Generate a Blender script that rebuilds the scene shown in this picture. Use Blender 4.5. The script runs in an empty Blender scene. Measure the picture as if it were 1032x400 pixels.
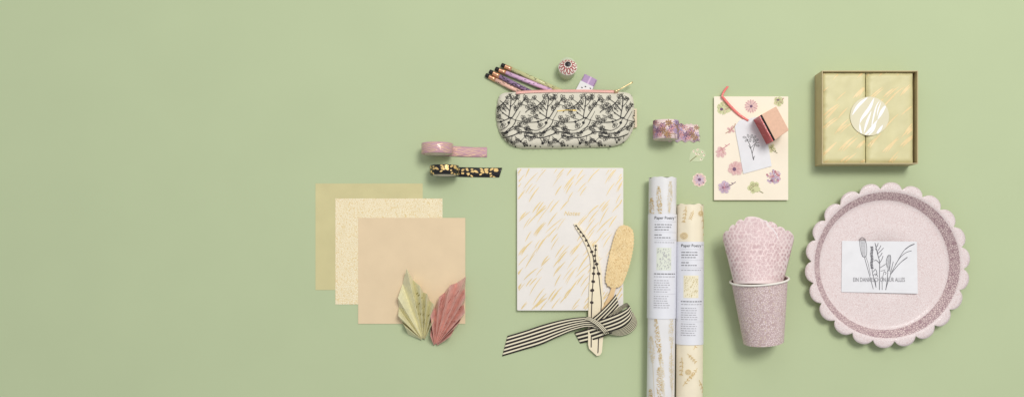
import bpy, math, random
from mathutils import Vector, noise
from mathutils.geometry import tessellate_polygon

S = 0.00137            # metres per picture pixel at table height (A5 notebook = 108 px wide)
CX, CY, D = 560.0, 255.0, 900.0   # the point under the camera and the camera's height, same units
PI = math.pi
sc = bpy.context.scene
COL = sc.collection

# ------------------------------------------------------------------ helpers
def dp(x, y, z):
    k = (D - z) / D
    return (CX + (x - CX) * k, CY + (y - CY) * k)

def W(x, y, z=0.0):
    return Vector(((x - 516) * S, (200 - y) * S, z * S))

def lin(c):
    return tuple(((v/255)/12.92 if v/255 <= 0.04045 else ((v/255+0.055)/1.055)**2.4) for v in c)

def crom(pts, step=1.5, closed=False):
    P = [tuple(p) for p in pts]
    n = len(P)
    if n < 3 and not closed:
        out = []
        a, b = P[0], P[-1]
        L = math.dist(a[:2], b[:2]); k = max(1, int(L/step))
        return [tuple(a[j] + (b[j]-a[j])*i/k for j in range(len(a))) for i in range(k+1)]
    out = []
    segs = n if closed else n-1
    for i in range(segs):
        if closed:
            p0, p1, p2, p3 = P[(i-1) % n], P[i], P[(i+1) % n], P[(i+2) % n]
        else:
            p0 = P[i-1] if i > 0 else tuple(2*a-b for a, b in zip(P[0], P[1]))
            p1, p2 = P[i], P[i+1]
            p3 = P[i+2] if i+2 < n else tuple(2*a-b for a, b in zip(P[-1], P[-2]))
        k = max(1, int(math.dist(p1[:2], p2[:2])/step))
        for s in range(k):
            t = s/k
            out.append(tuple(0.5*((2*b) + (-a+c)*t + (2*a-5*b+4*c-d)*t*t + (-a+3*b-3*c+d)*t**3)
                             for a, b, c, d in zip(p0, p1, p2, p3)))
    if not closed:
        out.append(P[-1])
    return out

def crn(pts, n):
    """catmull-rom resampled to exactly n points by parameter"""
    P = [tuple(p) for p in pts]; m = len(P); out = []
    for k in range(n):
        u = k/(n-1)*(m-1); i = min(int(u), m-2); t = u-i
        p1, p2 = P[i], P[i+1]
        p0 = P[i-1] if i > 0 else tuple(2*a-b for a, b in zip(p1, p2))
        p3 = P[i+2] if i+2 < m else tuple(2*a-b for a, b in zip(p2, p1))
        out.append(tuple(0.5*((2*b) + (-a+c)*t + (2*a-5*b+4*c-d)*t*t + (-a+3*b-3*c+d)*t**3)
                         for a, b, c, d in zip(p0, p1, p2, p3)))
    return out

def inside(x, y, poly):
    c = False; j = len(poly)-1
    for i in range(len(poly)):
        xi, yi = poly[i][:2]; xj, yj = poly[j][:2]
        if (yi > y) != (yj > y) and x < (xj-xi)*(y-yi)/(yj-yi)+xi:
            c = not c
        j = i
    return c

def segdist(x, y, pl):
    best = 1e9
    for (ax, ay), (bx, by) in zip(pl[:-1], pl[1:]):
        dx, dy = bx-ax, by-ay
        L = dx*dx+dy*dy
        t = 0 if L == 0 else max(0, min(1, ((x-ax)*dx+(y-ay)*dy)/L))
        d = (x-ax-t*dx)**2+(y-ay-t*dy)**2
        if d < best: best = d
    return math.sqrt(best)

class MB:
    def __init__(s):
        s.v = []; s.f = []; s.m = []; s.sm = []; s.ly = 0
    def vert(s, p):
        s.v.append(tuple(p)); return len(s.v)-1
    def face(s, idx, mi=0, smooth=False):
        s.f.append(tuple(idx)); s.m.append(mi); s.sm.append(smooth)
    def grid(s, rows, mi=0, smooth=True, closed=False, mfun=None):
        base = []
        for r in rows: base.append([s.vert(p) for p in r])
        for i in range(len(rows)-1):
            n = len(rows[i])
            for j in range(n if closed else n-1):
                k = (j+1) % n
                s.face((base[i][j], base[i][k], base[i+1][k], base[i+1][j]),
                       mfun(i, j) if mfun else mi, smooth)
        return base
    def poly(s, pts, mapf, mi=0, smooth=False):
        t = tessellate_polygon([[Vector((p[0], p[1], 0)) for p in pts]])
        base = [s.vert(mapf(p[0], p[1])) for p in pts]
        for a, b, c in t:
            pa, pb, pc = pts[a], pts[b], pts[c]
            cr = (pb[0]-pa[0])*(pc[1]-pa[1])-(pb[1]-pa[1])*(pc[0]-pa[0])
            # y grows downwards in picture units: keep normals up
            s.face((base[a], base[c], base[b]) if cr > 0 else (base[a], base[b], base[c]), mi, smooth)
        return base
    def slab(s, pts, z0, z1, mi=0, side=None, image=True, zf=None):
        """extruded outline; pts as seen at height z1. zf shifts both heights by place"""
        side = mi if side is None else side
        q = [dp(p[0], p[1], z1) if image else (p[0], p[1]) for p in pts]
        zf = zf or (lambda x, y: 0)
        top = s.poly(q, lambda x, y: (x, y, z1+zf(x, y)), mi)
        bot = s.poly(q, lambda x, y: (x, y, z0+zf(x, y)), side)
        n = len(q)
        area = sum(q[i][0]*q[(i+1) % n][1]-q[(i+1) % n][0]*q[i][1] for i in range(n))
        for i in range(n):
            j = (i+1) % n
            f = (top[i], top[j], bot[j], bot[i])
            s.face(f if area > 0 else f[::-1], side)
    def lift(s):
        s.ly = (s.ly+1) % 260
        return 0.07+0.0018*s.ly
    def stroke(s, pts, w, mapf, mi=0, taper='none', step=1.2, raw=False, clip=None):
        P = pts if raw else crom(pts, step)
        n = len(P)
        if n < 2: return
        e = s.lift(); rowprev = None
        for i in range(n):
            a = P[max(0, i-1)]; b = P[min(n-1, i+1)]
            dx, dy = b[0]-a[0], b[1]-a[1]; L = math.hypot(dx, dy) or 1
            t = i/(n-1)
            k = {'none': 1, 'both': max(.12, math.sin(PI*t)**.7), 'end': max(.15, 1-t), 'start': max(.15, t)}[taper]
            ww = (w if not callable(w) else w(t))*k/2
            nx, ny = -dy/L*ww, dx/L*ww
            if clip and not clip(P[i][0], P[i][1]):
                rowprev = None; continue
            pa = mapf(P[i][0]+nx, P[i][1]+ny, e); pb = mapf(P[i][0]-nx, P[i][1]-ny, e)
            row = (s.vert(pa), s.vert(pb))
            if rowprev:
                s.face((rowprev[0], row[0], row[1], rowprev[1]), mi)
            rowprev = row
    def blob(s, cx, cy, rx, ry, ang, mapf, mi=0, n=9, jit=0.0, rnd=None, clip=None):
        if clip and not clip(cx, cy): return
        e = s.lift(); c, q = math.cos(ang), math.sin(ang)
        ctr = s.vert(mapf(cx, cy, e)); ring = []
        for i in range(n):
            a = -2*PI*i/n
            k = 1+(rnd.uniform(-jit, jit) if rnd else 0)
            x, y = rx*k*math.cos(a), ry*k*math.sin(a)
            ring.append(s.vert(mapf(cx+x*c-y*q, cy+x*q+y*c, e)))
        for i in range(n):
            s.face((ctr, ring[i], ring[(i+1) % n]), mi)
    def loop(s, cx, cy, rx, ry, ang, w, mapf, mi=0, n=12, clip=None):
        c, q = math.cos(ang), math.sin(ang); P = []
        for i in range(n+1):
            a = 2*PI*i/n
            x, y = rx*math.cos(a), ry*math.sin(a)
            P.append((cx+x*c-y*q, cy+x*q+y*c))
        s.stroke(P, w, mapf, mi, raw=True, clip=clip)
    def revolve(s, prof, cx, cy, mi=0, n=48, smooth=True):
        rows = [[(cx+r*math.cos(2*PI*j/n), cy-r*math.sin(2*PI*j/n), z) for j in range(n)] for r, z in prof]
        s.grid(rows, mi, smooth, closed=True)
    def tube(s, p0, p1, r0, r1=None, mi=0, n=16, cap0=True, cap1=True, smooth=True, prof=None):
        """along p0->p1; prof = list of (t, r)"""
        p0, p1 = Vector(p0), Vector(p1); d = (p1-p0); L = d.length; d.normalize()
        up = Vector((0, 0, 1)) if abs(d.z) < .9 else Vector((1, 0, 0))
        a = d.cross(up).normalized(); b = a.cross(d).normalized()
        prof = prof or [(0, r0), (1, r0 if r1 is None else r1)]
        rows = [[tuple(p0+d*L*t+(a*math.cos(2*PI*j/n)+b*math.sin(2*PI*j/n))*r) for j in range(n)] for t, r in prof]
        base = s.grid(rows, mi, smooth, closed=True)
        if cap0: s.face(base[0][::-1], mi)
        if cap1: s.face(base[-1], mi)
        return base
    def text(s, txt, x, y, size, mapf, mi=0, width=None, shear=0.0, rot=0.0):
        """x,y = left end of the base line; size = cap height-ish in px; width fits the line"""
        vs, fs = text_mesh(txt)
        if not vs: return
        w0 = min(v[0] for v in vs); w1 = max(v[0] for v in vs)
        kx = (width/(w1-w0)) if width else size
        e = s.lift()+.16; c, q = math.cos(rot), math.sin(rot)
        base = []
        for vx, vy in vs:
            px = (vx-w0)*kx+shear*vy*size; py = -vy*size
            base.append(s.vert(mapf(x+px*c-py*q, y+px*q+py*c, e)))
        for f in fs:
            s.face([base[i] for i in f], mi)
    def build(s, name, mats, parent=None, origin=None, bevel=0, solid=0, sub=0):
        o0 = Vector(parent['_o']) if parent is not None else Vector(origin or (0, 0, 0))
        me = bpy.data.meshes.new(name)
        # picture units (y down) -> metres (y up)
        vv = [((x-o0.x)*S, -(y-o0.y)*S, (z-o0.z)*S) for x, y, z in s.v]
        me.from_pydata(vv, [], s.f)
        for m in mats: me.materials.append(m)
        me.polygons.foreach_set('material_index', s.m)
        me.polygons.foreach_set('use_smooth', s.sm)
        me.validate(); me.update()
        ob = bpy.data.objects.new(name, me); COL.objects.link(ob)
        if parent is not None:
            ob.parent = parent
        else:
            ob.location = W(o0.x, o0.y, o0.z)
        ob['_o'] = tuple(o0)
        if bevel:
            b = ob.modifiers.new('bevel', 'BEVEL'); b.width = bevel*S; b.segments = 2; b.limit_method = 'ANGLE'; b.angle_limit = math.radians(50)
        if solid:
            b = ob.modifiers.new('solid', 'SOLIDIFY'); b.thickness = solid*S; b.offset = 0
        if sub:
            b = ob.modifiers.new('sub', 'SUBSURF'); b.levels = sub; b.render_levels = sub
        return ob

_tc = {}
def text_mesh(txt):
    if txt in _tc: return _tc[txt]
    cu = bpy.data.curves.new('writing', 'FONT'); cu.body = txt; cu.size = 1.38; cu.resolution_u = 3
    ob = bpy.data.objects.new('writing', cu); COL.objects.link(ob)
    dg = bpy.context.evaluated_depsgraph_get(); dg.update()
    me = bpy.data.meshes.new_from_object(ob.evaluated_get(dg))
    vs = [(v.co.x, v.co.y) for v in me.vertices]; fs = [tuple(p.vertices) for p in me.polygons]
    bpy.data.objects.remove(ob); bpy.data.curves.remove(cu); bpy.data.meshes.remove(me)
    _tc[txt] = (vs, fs)
    return _tc[txt]

def thing(name, x, y, label, cat, group=None, z=0):
    o = bpy.data.objects.new(name, None); COL.objects.link(o)
    o.empty_display_size = 0.01
    o.location = W(x, y, z); o['_o'] = (x, y, z)
    return tag(o, label, cat, group)

def tag(o, label, cat, group=None):
    o['label'] = label; o['category'] = cat
    if group: o['group'] = group
    return o

def flat(z, image=True):
    if image:
        def f(x, y, e=0):
            q = dp(x, y, z); return (q[0], q[1], z+e)
    else:
        def f(x, y, e=0): return (x, y, z+e)
    return f

# ------------------------------------------------------------------ materials
def mat(name, rgb, rough=0.7, metal=0.0, grain=0.0, gscale=900, var=0.03, vscale=60, coat=0.0, spec=0.35, sheen=0.0, sub=0.0):
    m = bpy.data.materials.new(name); m.use_nodes = True
    nt = m.node_tree; b = nt.nodes['Principled BSDF']
    c = lin(rgb)
    b.inputs['Roughness'].default_value = rough; b.inputs['Metallic'].default_value = metal
    b.inputs['Specular IOR Level'].default_value = spec
    b.inputs['Coat Weight'].default_value = coat
    b.inputs['Sheen Weight'].default_value = sheen
    tc = nt.nodes.new('ShaderNodeTexCoord')
    n = nt.nodes.new('ShaderNodeTexNoise'); n.inputs['Scale'].default_value = vscale; n.inputs['Detail'].default_value = 4
    nt.links.new(tc.outputs['Object'], n.inputs['Vector'])
    r = nt.nodes.new('ShaderNodeValToRGB')
    r.color_ramp.elements[0].position = .3; r.color_ramp.elements[1].position = .7
    r.color_ramp.elements[0].color = (*[v*(1-var) for v in c], 1); r.color_ramp.elements[1].color = (*[min(1, v*(1+var)) for v in c], 1)
    nt.links.new(n.outputs['Fac'], r.inputs['Fac']); nt.links.new(r.outputs['Color'], b.inputs['Base Color'])
    if grain:
        g = nt.nodes.new('ShaderNodeTexNoise'); g.inputs['Scale'].default_value = gscale; g.inputs['Detail'].default_value = 3
        bp = nt.nodes.new('ShaderNodeBump'); bp.inputs['Strength'].default_value = grain; bp.inputs['Distance'].default_value = 0.0004
        nt.links.new(tc.outputs['Object'], g.inputs['Vector']); nt.links.new(g.outputs['Fac'], bp.inputs['Height'])
        nt.links.new(bp.outputs['Normal'], b.inputs['Normal'])
    m['_base'] = list(c)
    return m

def pattern(m, rgb2, scale, kind='edge', a=0.08, b_=0.14, rgb3=None, warp=0.0):
    """mixes a second printed colour over the material in a small cell pattern"""
    nt = m.node_tree; bs = nt.nodes['Principled BSDF']
    src = bs.inputs['Base Color'].links[0].from_socket
    tc = nt.nodes.new('ShaderNodeTexCoord')
    v = nt.nodes.new('ShaderNodeTexVoronoi'); v.inputs['Scale'].default_value = scale
    vec = tc.outputs['Object']
    if warp:
        nz = nt.nodes.new('ShaderNodeTexNoise'); nz.inputs['Scale'].default_value = scale*.8
        nt.links.new(vec, nz.inputs['Vector'])
        sb = nt.nodes.new('ShaderNodeVectorMath'); sb.operation = 'MULTIPLY_ADD'
        sb.inputs[1].default_value = (warp, warp, warp)
        nt.links.new(nz.outputs['Color'], sb.inputs[0]); nt.links.new(vec, sb.inputs[2]); vec = sb.outputs[0]
    nt.links.new(vec, v.inputs['Vector'])
    r = nt.nodes.new('ShaderNodeValToRGB'); cr = r.color_ramp
    if kind == 'edge':
        v.feature = 'DISTANCE_TO_EDGE'
        cr.elements[0].position = a; cr.elements[0].color = (1, 1, 1, 1)
        cr.elements[1].position = b_; cr.elements[1].color = (0, 0, 0, 1)
    elif kind == 'dot':
        cr.elements[0].position = a; cr.elements[0].color = (1, 1, 1, 1)
        cr.elements[1].position = b_; cr.elements[1].color = (0, 0, 0, 1)
    elif kind == 'ring':
        v.inputs['Randomness'].default_value = .45
        cr.elements[0].position = 0; cr.elements[0].color = (1, 1, 1, 1)
        cr.elements[1].position = 1; cr.elements[1].color = (0, 0, 0, 1)
        for p, c in ((.10, 1), (.16, 0), (a, 0), (a+.05, 1), (b_, 1), (b_+.06, 0)):
            e = cr.elements.new(p); e.color = (c, c, c, 1)
    nt.links.new(v.outputs['Distance'], r.inputs['Fac'])
    mx = nt.nodes.new('ShaderNodeMix'); mx.data_type = 'RGBA'
    nt.links.new(r.outputs['Color'], mx.inputs['Factor']); nt.links.new(src, mx.inputs['A'])
    mx.inputs['B'].default_value = (*lin(rgb2), 1)
    nt.links.new(mx.outputs['Result'], bs.inputs['Base Color'])
    return m

M = dict(
    table=mat('green_paper_backdrop', (189, 201, 161), .85, grain=.22, gscale=900, var=.014, vscale=9),
    ink=mat('black_ink', (28, 26, 28), .6),
    softink=mat('grey_ink', (112, 110, 116), .7),
    paleink=mat('pale_grey_ink', (172, 170, 176), .7),
    white=mat('white_card', (234, 233, 236), .7, grain=.1),
    cream=mat('cream_card', (246, 234, 212), .7, grain=.15),
    gold=mat('printed_gold', (226, 200, 138), .38, metal=.35, var=.1, vscale=200),
    brass=mat('brass', (236, 210, 160), .32, metal=.8),
)

# ------------------------------------------------------------------ setting
b = MB()
b.grid([[(516+(i-5)*300, 200+(j-5)*300, 0) for i in range(11)] for j in range(10, -1, -1)], 0)
tb = b.build('table_surface', [M['table']], origin=(516, 200, 0)); tb['kind'] = 'structure'

# ------------------------------------------------------------------ loose paper sheets
def sheet(x0, y0, x1, y1, z, m, label, seed, extra=None):
    b = MB(); n = 24; rows = []
    for j in range(n+1):
        r = []
        for i in range(n+1):
            x = x0+(x1-x0)*i/n; y = y0+(y1-y0)*j/n
            w = noise.noise(Vector((x*.03+seed, y*.03, seed)))*.5+.5
            ed = min(i, n-i, j, n-j)
            zz = z+.12*w+(.05*(1-ed/3) if ed < 3 else 0)*(.5+.5*noise.noise(Vector((x*.05, y*.05, seed+9))))
            q = dp(x, y, z); r.append((q[0], q[1], zz))
        rows.append(r)
    b.grid(rows[::-1], 0)
    per = rows[0]+[r[-1] for r in rows[1:]]+rows[-1][-2::-1]+[r[0] for r in rows[-2:0:-1]]
    b.grid([per, [(x, y, max(.02, z_-.12)) for x, y, z_ in per]], 0, False, closed=True)
    o = b.build('paper_sheet', [m], origin=((x0+x1)/2, (y0+y1)/2, 0))
    return tag(o, label, 'paper sheet', 'three overlapping square paper sheets')
m1 = mat('olive_tissue', (212, 202, 152), .62, grain=.25, gscale=500, var=.05, vscale=30)
m2 = mat('cream_speckled_paper', (248, 236, 206), .55, grain=.2, var=.03)
pattern(m2, (232, 206, 150), 430, 'edge', .03, .11, warp=.002)
m3 = mat('peach_paper', (232, 208, 172), .6, grain=.25, gscale=500, var=.035, vscale=30)
sheet(318, 185, 426, 292, .15, m1, 'plain olive gold square sheet at the back of the three sheets', 1)
sheet(338, 200, 446, 306.5, .4, m2, 'cream square sheet with tiny gold speckles, between the other two sheets', 2)
sheet(361, 219.5, 469, 326, .65, m3, 'plain peach beige square sheet lying on top under the pleated leaves', 3)

# ------------------------------------------------------------------ pleated paper leaves
def leaf(apex, seq, ma, mb, zr, label, seed, deco):
    """seq: rim points of the folds, alternately valley and ridge"""
    rnd = random.Random(seed)
    ax, ay = apex; K = len(seq)-1
    seq = [p if i % 2 or i in (0, K) else tuple(p[j]*.5+(seq[i-1][j]+seq[i+1][j])*.25 for j in (0, 1)) for i, p in enumerate(seq)]
    b = MB(); cols = []
    for i, (ex, ey) in enumerate(seq):
        hi = i % 2; col = []
        for k in range(13):
            t = .03+.97*k/12
            z = 1.0+(zr if hi else .2)*min(1, .12+t*1.1)+.6*(1-t)
            x, y = ax+(ex-ax)*t+(i-K/2)/K*2.6*(1-t), ay+(ey-ay)*t
            q = dp(x, y, z); col.append((q[0], q[1], z))
        cols.append(col)
    for i in range(K):
        b.grid([cols[i+1], cols[i]], 0, smooth=False)
    # little printed gold dashes on the folds
    def surf(i, f, t):
        c0, c1 = cols[i], cols[i+1]
        k = min(11, int(t*12)); g = t*12-k
        p = [c0[k][j]*(1-g)+c0[k+1][j]*g for j in range(3)]; q = [c1[k][j]*(1-g)+c1[k+1][j]*g for j in range(3)]
        return [p[j]*(1-f)+q[j]*f for j in range(3)]
    for _ in range(deco):
        i = rnd.randrange(0, K); t = rnd.uniform(.3, .9); f0 = rnd.uniform(.1, .5)
        p = surf(i, f0, t); q = surf(i, min(1, f0+.4), t+.06); p2 = surf(i, f0+.1, t-.012); q2 = surf(i, min(1, f0+.45), t+.045)
        for v in (p, q, p2, q2): v[2] += .15
        id_ = [b.vert(v) for v in (p, q, q2, p2)]
        b.face(id_, 1)
    o = b.build('paper_leaf', [ma, mb], origin=(ax, ay, 0), solid=.15)
    return tag(o, label, 'paper leaf', 'pleated paper leaves on the peach sheet')
mg = mat('green_gold_paper', (228, 222, 184), .4, grain=.15, var=.08, vscale=110)
mp = mat('rose_paper', (226, 180, 168), .4, grain=.15, var=.12, vscale=130)
mgd = mat('leaf_olive_dash', (158, 146, 88), .4)
mpd = mat('leaf_rose_dash', (176, 104, 98), .5)
def lf(ox, oy, k, pts): return [(ox+x/k, oy+y/k) for x, y in pts]
leaf((426.6, 342.4), lf(395, 265, 4.45, [(72, 318), (58, 285), (45, 262), (28, 235), (34, 200), (27, 155), (48, 98), (66, 24), (92, 88), (125, 102), (140, 142), (158, 138), (165, 172), (188, 184), (180, 232), (185, 262), (165, 305)]),
     mg, mgd, 11, 'pale green gold pleated paper leaf with a sharp tip, left of the rose one', 4, 30)
leaf((438.9, 348), lf(395, 265, 4.45, [(180, 352), (172, 325), (180, 290), (173, 235), (192, 205), (213, 150), (236, 138), (262, 98), (286, 98), (332, 60), (322, 125), (329, 155), (317, 185), (327, 222), (306, 250), (302, 266), (280, 292), (262, 328), (235, 350)]),
     mp, mpd, 11, 'dusty rose pleated paper leaf, right of the pale green one', 5, 46)

# ------------------------------------------------------------------ washi tape rolls
def tape(cx, y0, y1, r, name, label, mats, deco, tail_len, tail_y, group, wavy=0, end_slant=0, corew=3.2):
    """wheel standing on its rim, axis along picture y; y0..y1 = true width on the table"""
    t = thing(name, cx, (y0+y1)/2, label, 'tape roll', group)
    n = 64
    b = MB()
    prof = [(r-corew, y0), (r-.4, y0), (r, y0+.3), (r, y1-.3), (r-.4, y1), (r-corew, y1), (r-corew, y0)]
    rows = [[(cx+rr*math.sin(2*PI*j/n), yy, r+rr*math.cos(2*PI*j/n)) for j in range(n)] for rr, yy in prof]
    b.grid(rows, 0, True, closed=True)
    def cyl(s, w, e=0):   # s along the length (0 = top of wheel), w = 0..1 across
        a = s/r
        return (cx+(r+e)*math.sin(a), y0+(y1-y0)*w, r+(r+e)*math.cos(a))
    deco(b, cyl, -PI*r*.62, PI*r*.62, y1-y0)
    b.build('tape', mats, t)
    c = MB()
    r2 = r-corew-.05; r3 = r2-1.6
    prof = [(r3, y0-.05), (r2, y0-.05), (r2, y1+.05), (r3, y1+.05), (r3, y0-.05)]
    rows = [[(cx+rr*math.sin(2*PI*j/n), yy, r+rr*math.cos(2*PI*j/n)) for j in range(n)] for rr, yy in prof]
    c.grid(rows, 0, True, closed=True)
    c.build('core', [mat('card_core', (236, 228, 206), .8)], t)
    d = MB()
    x0 = cx+1; x1 = x0+tail_len; m = 40
    ty0, ty1 = tail_y
    def tl(x, w, e=0):
        f = (x-x0)/(x1-x0)
        z = .25+.7*math.exp(-((x-(cx+r))/7)**2)*0+.9*max(0, 1-f*1.0)*math.sin(PI*min(1, f*1.3))**2+.35*f*f
        sh = (ty0-y0)*min(1, max(0, f*1.4))
        sh2 = (ty1-y1)*min(1, max(0, f*1.4))
        ya = y0+sh; yb = y1+sh2
        if wavy:
            ya += wavy*math.sin(x*.9)*math.sin(x*.37+1); yb += wavy*math.sin(x*.8+2)
        q = (x+end_slant*(w-.5)*max(0, f-.7)*3.3, ya+(yb-ya)*w)
        return (q[0], q[1], z+e)
    d.grid([[tl(x0+(x1-x0)*i/m, w) for i in range(m+1)] for w in (1, .66, .33, 0)], 0, True)
    deco(d, tl, x0+r*.5, x1-.6, ty1-ty0)
    d.build('tape_end', mats, t, solid=.15)
    return t

pink = mat('pink_washi', (204, 160, 170), .35, grain=.1, coat=.3, var=.03)
foil = mat('rose_gold_foil', (242, 206, 172), .3, metal=.4)
def deco_pink(b, f, s0, s1, w):
    rnd = random.Random(3)
    for k in range(7):
        y = .14+.72*(k/6); s = s0+rnd.uniform(0, 4)
        while s < s1-3:
            L = rnd.uniform(8, 17); e = min(s+L, s1)
            P = [(s+(e-s)*i/6, (y+.07*math.sin(i*.9+k)+rnd.uniform(-.02, .02))*100) for i in range(7)]
            b.stroke([(a_, b_/10) for a_, b_ in P], .6, lambda x, yy, ee, f=f: f(x, max(0.02, min(.98, yy/10)), ee), 1, 'both', raw=True)
            s = e+rnd.uniform(1, 5)
roll_g = 'washi tape rolls standing on edge'
q0 = dp(440, 156.2, 8)[1]
tape(dp(440.6, 0, 17)[0], 146.6, 157.2, 15.6, 'washi_tape', 'pink tape roll with rose gold streaks, standing on edge with its end unrolled', [pink, foil], deco_pink, 47, (148.6, 158.6), roll_g, corew=3)
blk = mat('black_washi', (26, 24, 26), .3, coat=.4, var=.02)
gfoil = mat('gold_foil', (240, 204, 136), .35, metal=.4)
def deco_black(b, f, s0, s1, w):
    rnd = random.Random(8)
    s = s0
    while s < s1-1.5:
        for y in (.1, .38, .64, .92):
            if rnd.random() < .66:
                c = (s+rnd.uniform(-1, 1), y*10+rnd.uniform(-1, 1))
                b.blob(c[0], c[1], rnd.uniform(1.2, 2.4), rnd.uniform(.8, 1.5), rnd.uniform(-.6, .6),
                       lambda x, yy, ee, f=f: f(x, max(.01, min(.99, yy/10)), ee), 1, n=6, jit=.3, rnd=rnd)
        s += 4.6
tape(dp(447.8, 0, 15)[0], 168.4, 178.0, 14.4, 'washi_tape', 'black tape roll with gold flecks, standing on edge below the pink roll', [blk, gfoil], deco_black, 54, (169.2, 178.8), roll_g, end_slant=-3, corew=3)
flo = mat('floral_washi', (236, 212, 208), .6, grain=.1, var=.05)
fl = [mat('print_violet', (180, 158, 190), .6), mat('print_rose', (214, 158, 160), .6), mat('print_plum', (122, 88, 116), .6), mat('print_lime', (198, 198, 130), .6), mat('print_ochre', (168, 128, 84), .6)]
def deco_flo(b, f, s0, s1, w):
    rnd = random.Random(12)
    g = lambda x, yy, ee: f(x, max(.0, min(1, yy/20)), ee)
    s = s0
    while s < s1-1:
        for k in range(4):
            x, y = s+rnd.uniform(-1.6, 1.6), rnd.uniform(1, 19)
            mi = rnd.choice([1, 2, 2, 3, 5, 1])
            nn = rnd.randint(5, 8)
            for p in range(nn):
                a = 2*PI*p/nn; R = rnd.uniform(1.6, 2.6)
                b.blob(x+R*math.cos(a), y+R*math.sin(a), 1.5, .55, a, g, mi, n=6)
            b.blob(x, y, .6, .6, 0, g, 3, n=6)
        a = rnd.uniform(0, 6)
        x, y = s, rnd.uniform(3, 17)
        b.stroke([(x, y), (x+2*math.cos(a), y+2*math.sin(a)), (x+4.5*math.cos(a+.3), y+4.5*math.sin(a+.3))], .5, g, rnd.choice([3, 5]))
        s += 2.7
tape(dp(671, 0, 13)[0], 123.8, 142.4, 12.6, 'washi_tape', 'wide floral tape roll in lilac and pink beside the cream notepad', [flo]+fl, deco_flo, 34, (125.5, 143), roll_g, wavy=.9, end_slant=2, corew=3)

# ------------------------------------------------------------------ pencil case
out = [(503.2, 97), (507.6, 94), (514.4, 93.2), (535, 92.6), (560, 92.2), (590, 92.4), (622, 92.8), (631.5, 93.6), (636.8, 96.6), (638.8, 104), (639.6, 116),
       (638.4, 129), (632, 140.4), (619, 147), (590, 149), (549, 150), (527, 149.6), (515.8, 146.8), (507.2, 139.6), (502, 130), (499.8, 116), (501, 105)]
OUT = crom(out, 2.2, closed=True)
side_open = crom([(511, 94.4), (504.8, 98)]+[(501, 105), (499.8, 116), (502, 130), (507.2, 139.6), (515.8, 146.8), (527, 149.6), (549, 150), (590, 149), (618, 146.8), (631, 140), (638, 128.4), (639.6, 116), (638.4, 104), (635.5, 97.5), (629, 93.6)], 3)
side_open = [(p[0], p[1]) for p in side_open]
def pz(x, y):
    d = segdist(x, y, side_open)
    t = min(1, d/8)
    z = 1.2+8.2*math.sqrt(max(0, 1-(1-t)**2))
    z *= 1-.10*max(0, min(1, (112-y)/20))
    z += .7*noise.noise(Vector((x*.06, y*.08, 3)))*t+.35*noise.noise(Vector((x*.16, y*.2, 7)))*t
    return z
def pmap(x, y, e=0):
    z = pz(x, y)+e*1.5+.12
    q = dp(x, y, z); return (q[0], q[1], z)
canvas = mat('natural_canvas', (222, 216, 198), .9, grain=.5, gscale=1400, var=.04, vscale=90, sheen=.1)
canvas_back = mat('canvas_back', (205, 200, 178), .9)
pc = thing('pencil_case', 570, 120, 'off white canvas pencil case printed with black sprigs of blossom', 'pencil case')
b = MB(); rows = []
for k in range(13):
    t = 1-(1-k/12)**1.6; r = []
    for (x, y) in OUT:
        mx = max(528, min(612, x)); my = 121 if True else y
        X = x+(mx-x)*t; Y = y+(my-y)*t
        z = pz(X, Y); q = dp(X, Y, z); r.append((q[0], q[1], z))
    rows.append(r)
low = [(p[0], p[1], .3 if OUT[i][1] > 97 else rows[0][i][2]-1) for i, p in enumerate(rows[0])]
b.grid([low]+rows, 0, True, closed=True)
b.slab([(p[0]-CX)*.995+CX > 0 and (570+(p[0]-570)*.985, 121+(p[1]-121)*.985) for p in OUT], .05, .5, 0)
# printed sprigs
tile = [
 ([(550.2, 119.3), (551.1, 113), (552, 108.5), (552.6, 99.5), (551.6, 95)], .8),
 ([(544.8, 104), (551.2, 111.8)], .7), ([(544.8, 104), (539.9, 100.4)], .45), ([(544.8, 104), (548.4, 99.5)], .45),
 ([(529.5, 113.5), (531.8, 111.2), (535.4, 109.6), (540.8, 107.2), (544.8, 104.2)], .8),
 ([(553.4, 119.3), (558.8, 110.8), (565.5, 100.9)], .8), ([(552.5, 107.6), (557, 102.2), (558.8, 95.9)], .6),
 ([(556, 105.4), (557.9, 109.4)], .4), ([(544.4, 113.9), (552.5, 119.3)], .6), ([(544.4, 113.9), (541, 109.5)], .4),
 ([(552.8, 118.3), (542.4, 122.7), (530, 123.5)], .7),
 ([(557.6, 120.6), (555.7, 125.4), (550.4, 131.6), (547.5, 133.8), (539.5, 134.4), (528, 134.4)], .75),
 ([(564.2, 122.5), (557.6, 128.2), (550.4, 132.5)], .6), ([(553.4, 119.3), (557, 121), (564.2, 122.5)], .4),
 ([(528, 136.3), (544.3, 138.9), (553.8, 136.8), (564.2, 133), (575.6, 134.6)], .9),
 ([(556.6, 137.7), (562.3, 142.5), (567, 146.3)], .5), ([(544.3, 138.9), (547, 144.4)], .5), ([(562.3, 142.5), (566, 138.5)], .4),
 ([(553.8, 136.8), (552.8, 143.4)], .4), ([(562, 112), (560, 116), (557, 121)], .4),
 ([(552.4, 119), (549, 127), (541, 131.5), (533, 130)], .5), ([(545.5, 134), (552, 129), (560, 127.5), (567, 129)], .45),
 ([(548, 112.5), (543.5, 108.8)], .45), ([(562.5, 105.2), (568, 106.5)], .4), ([(532, 116), (539, 118.5), (546, 121)], .45),
]
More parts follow.
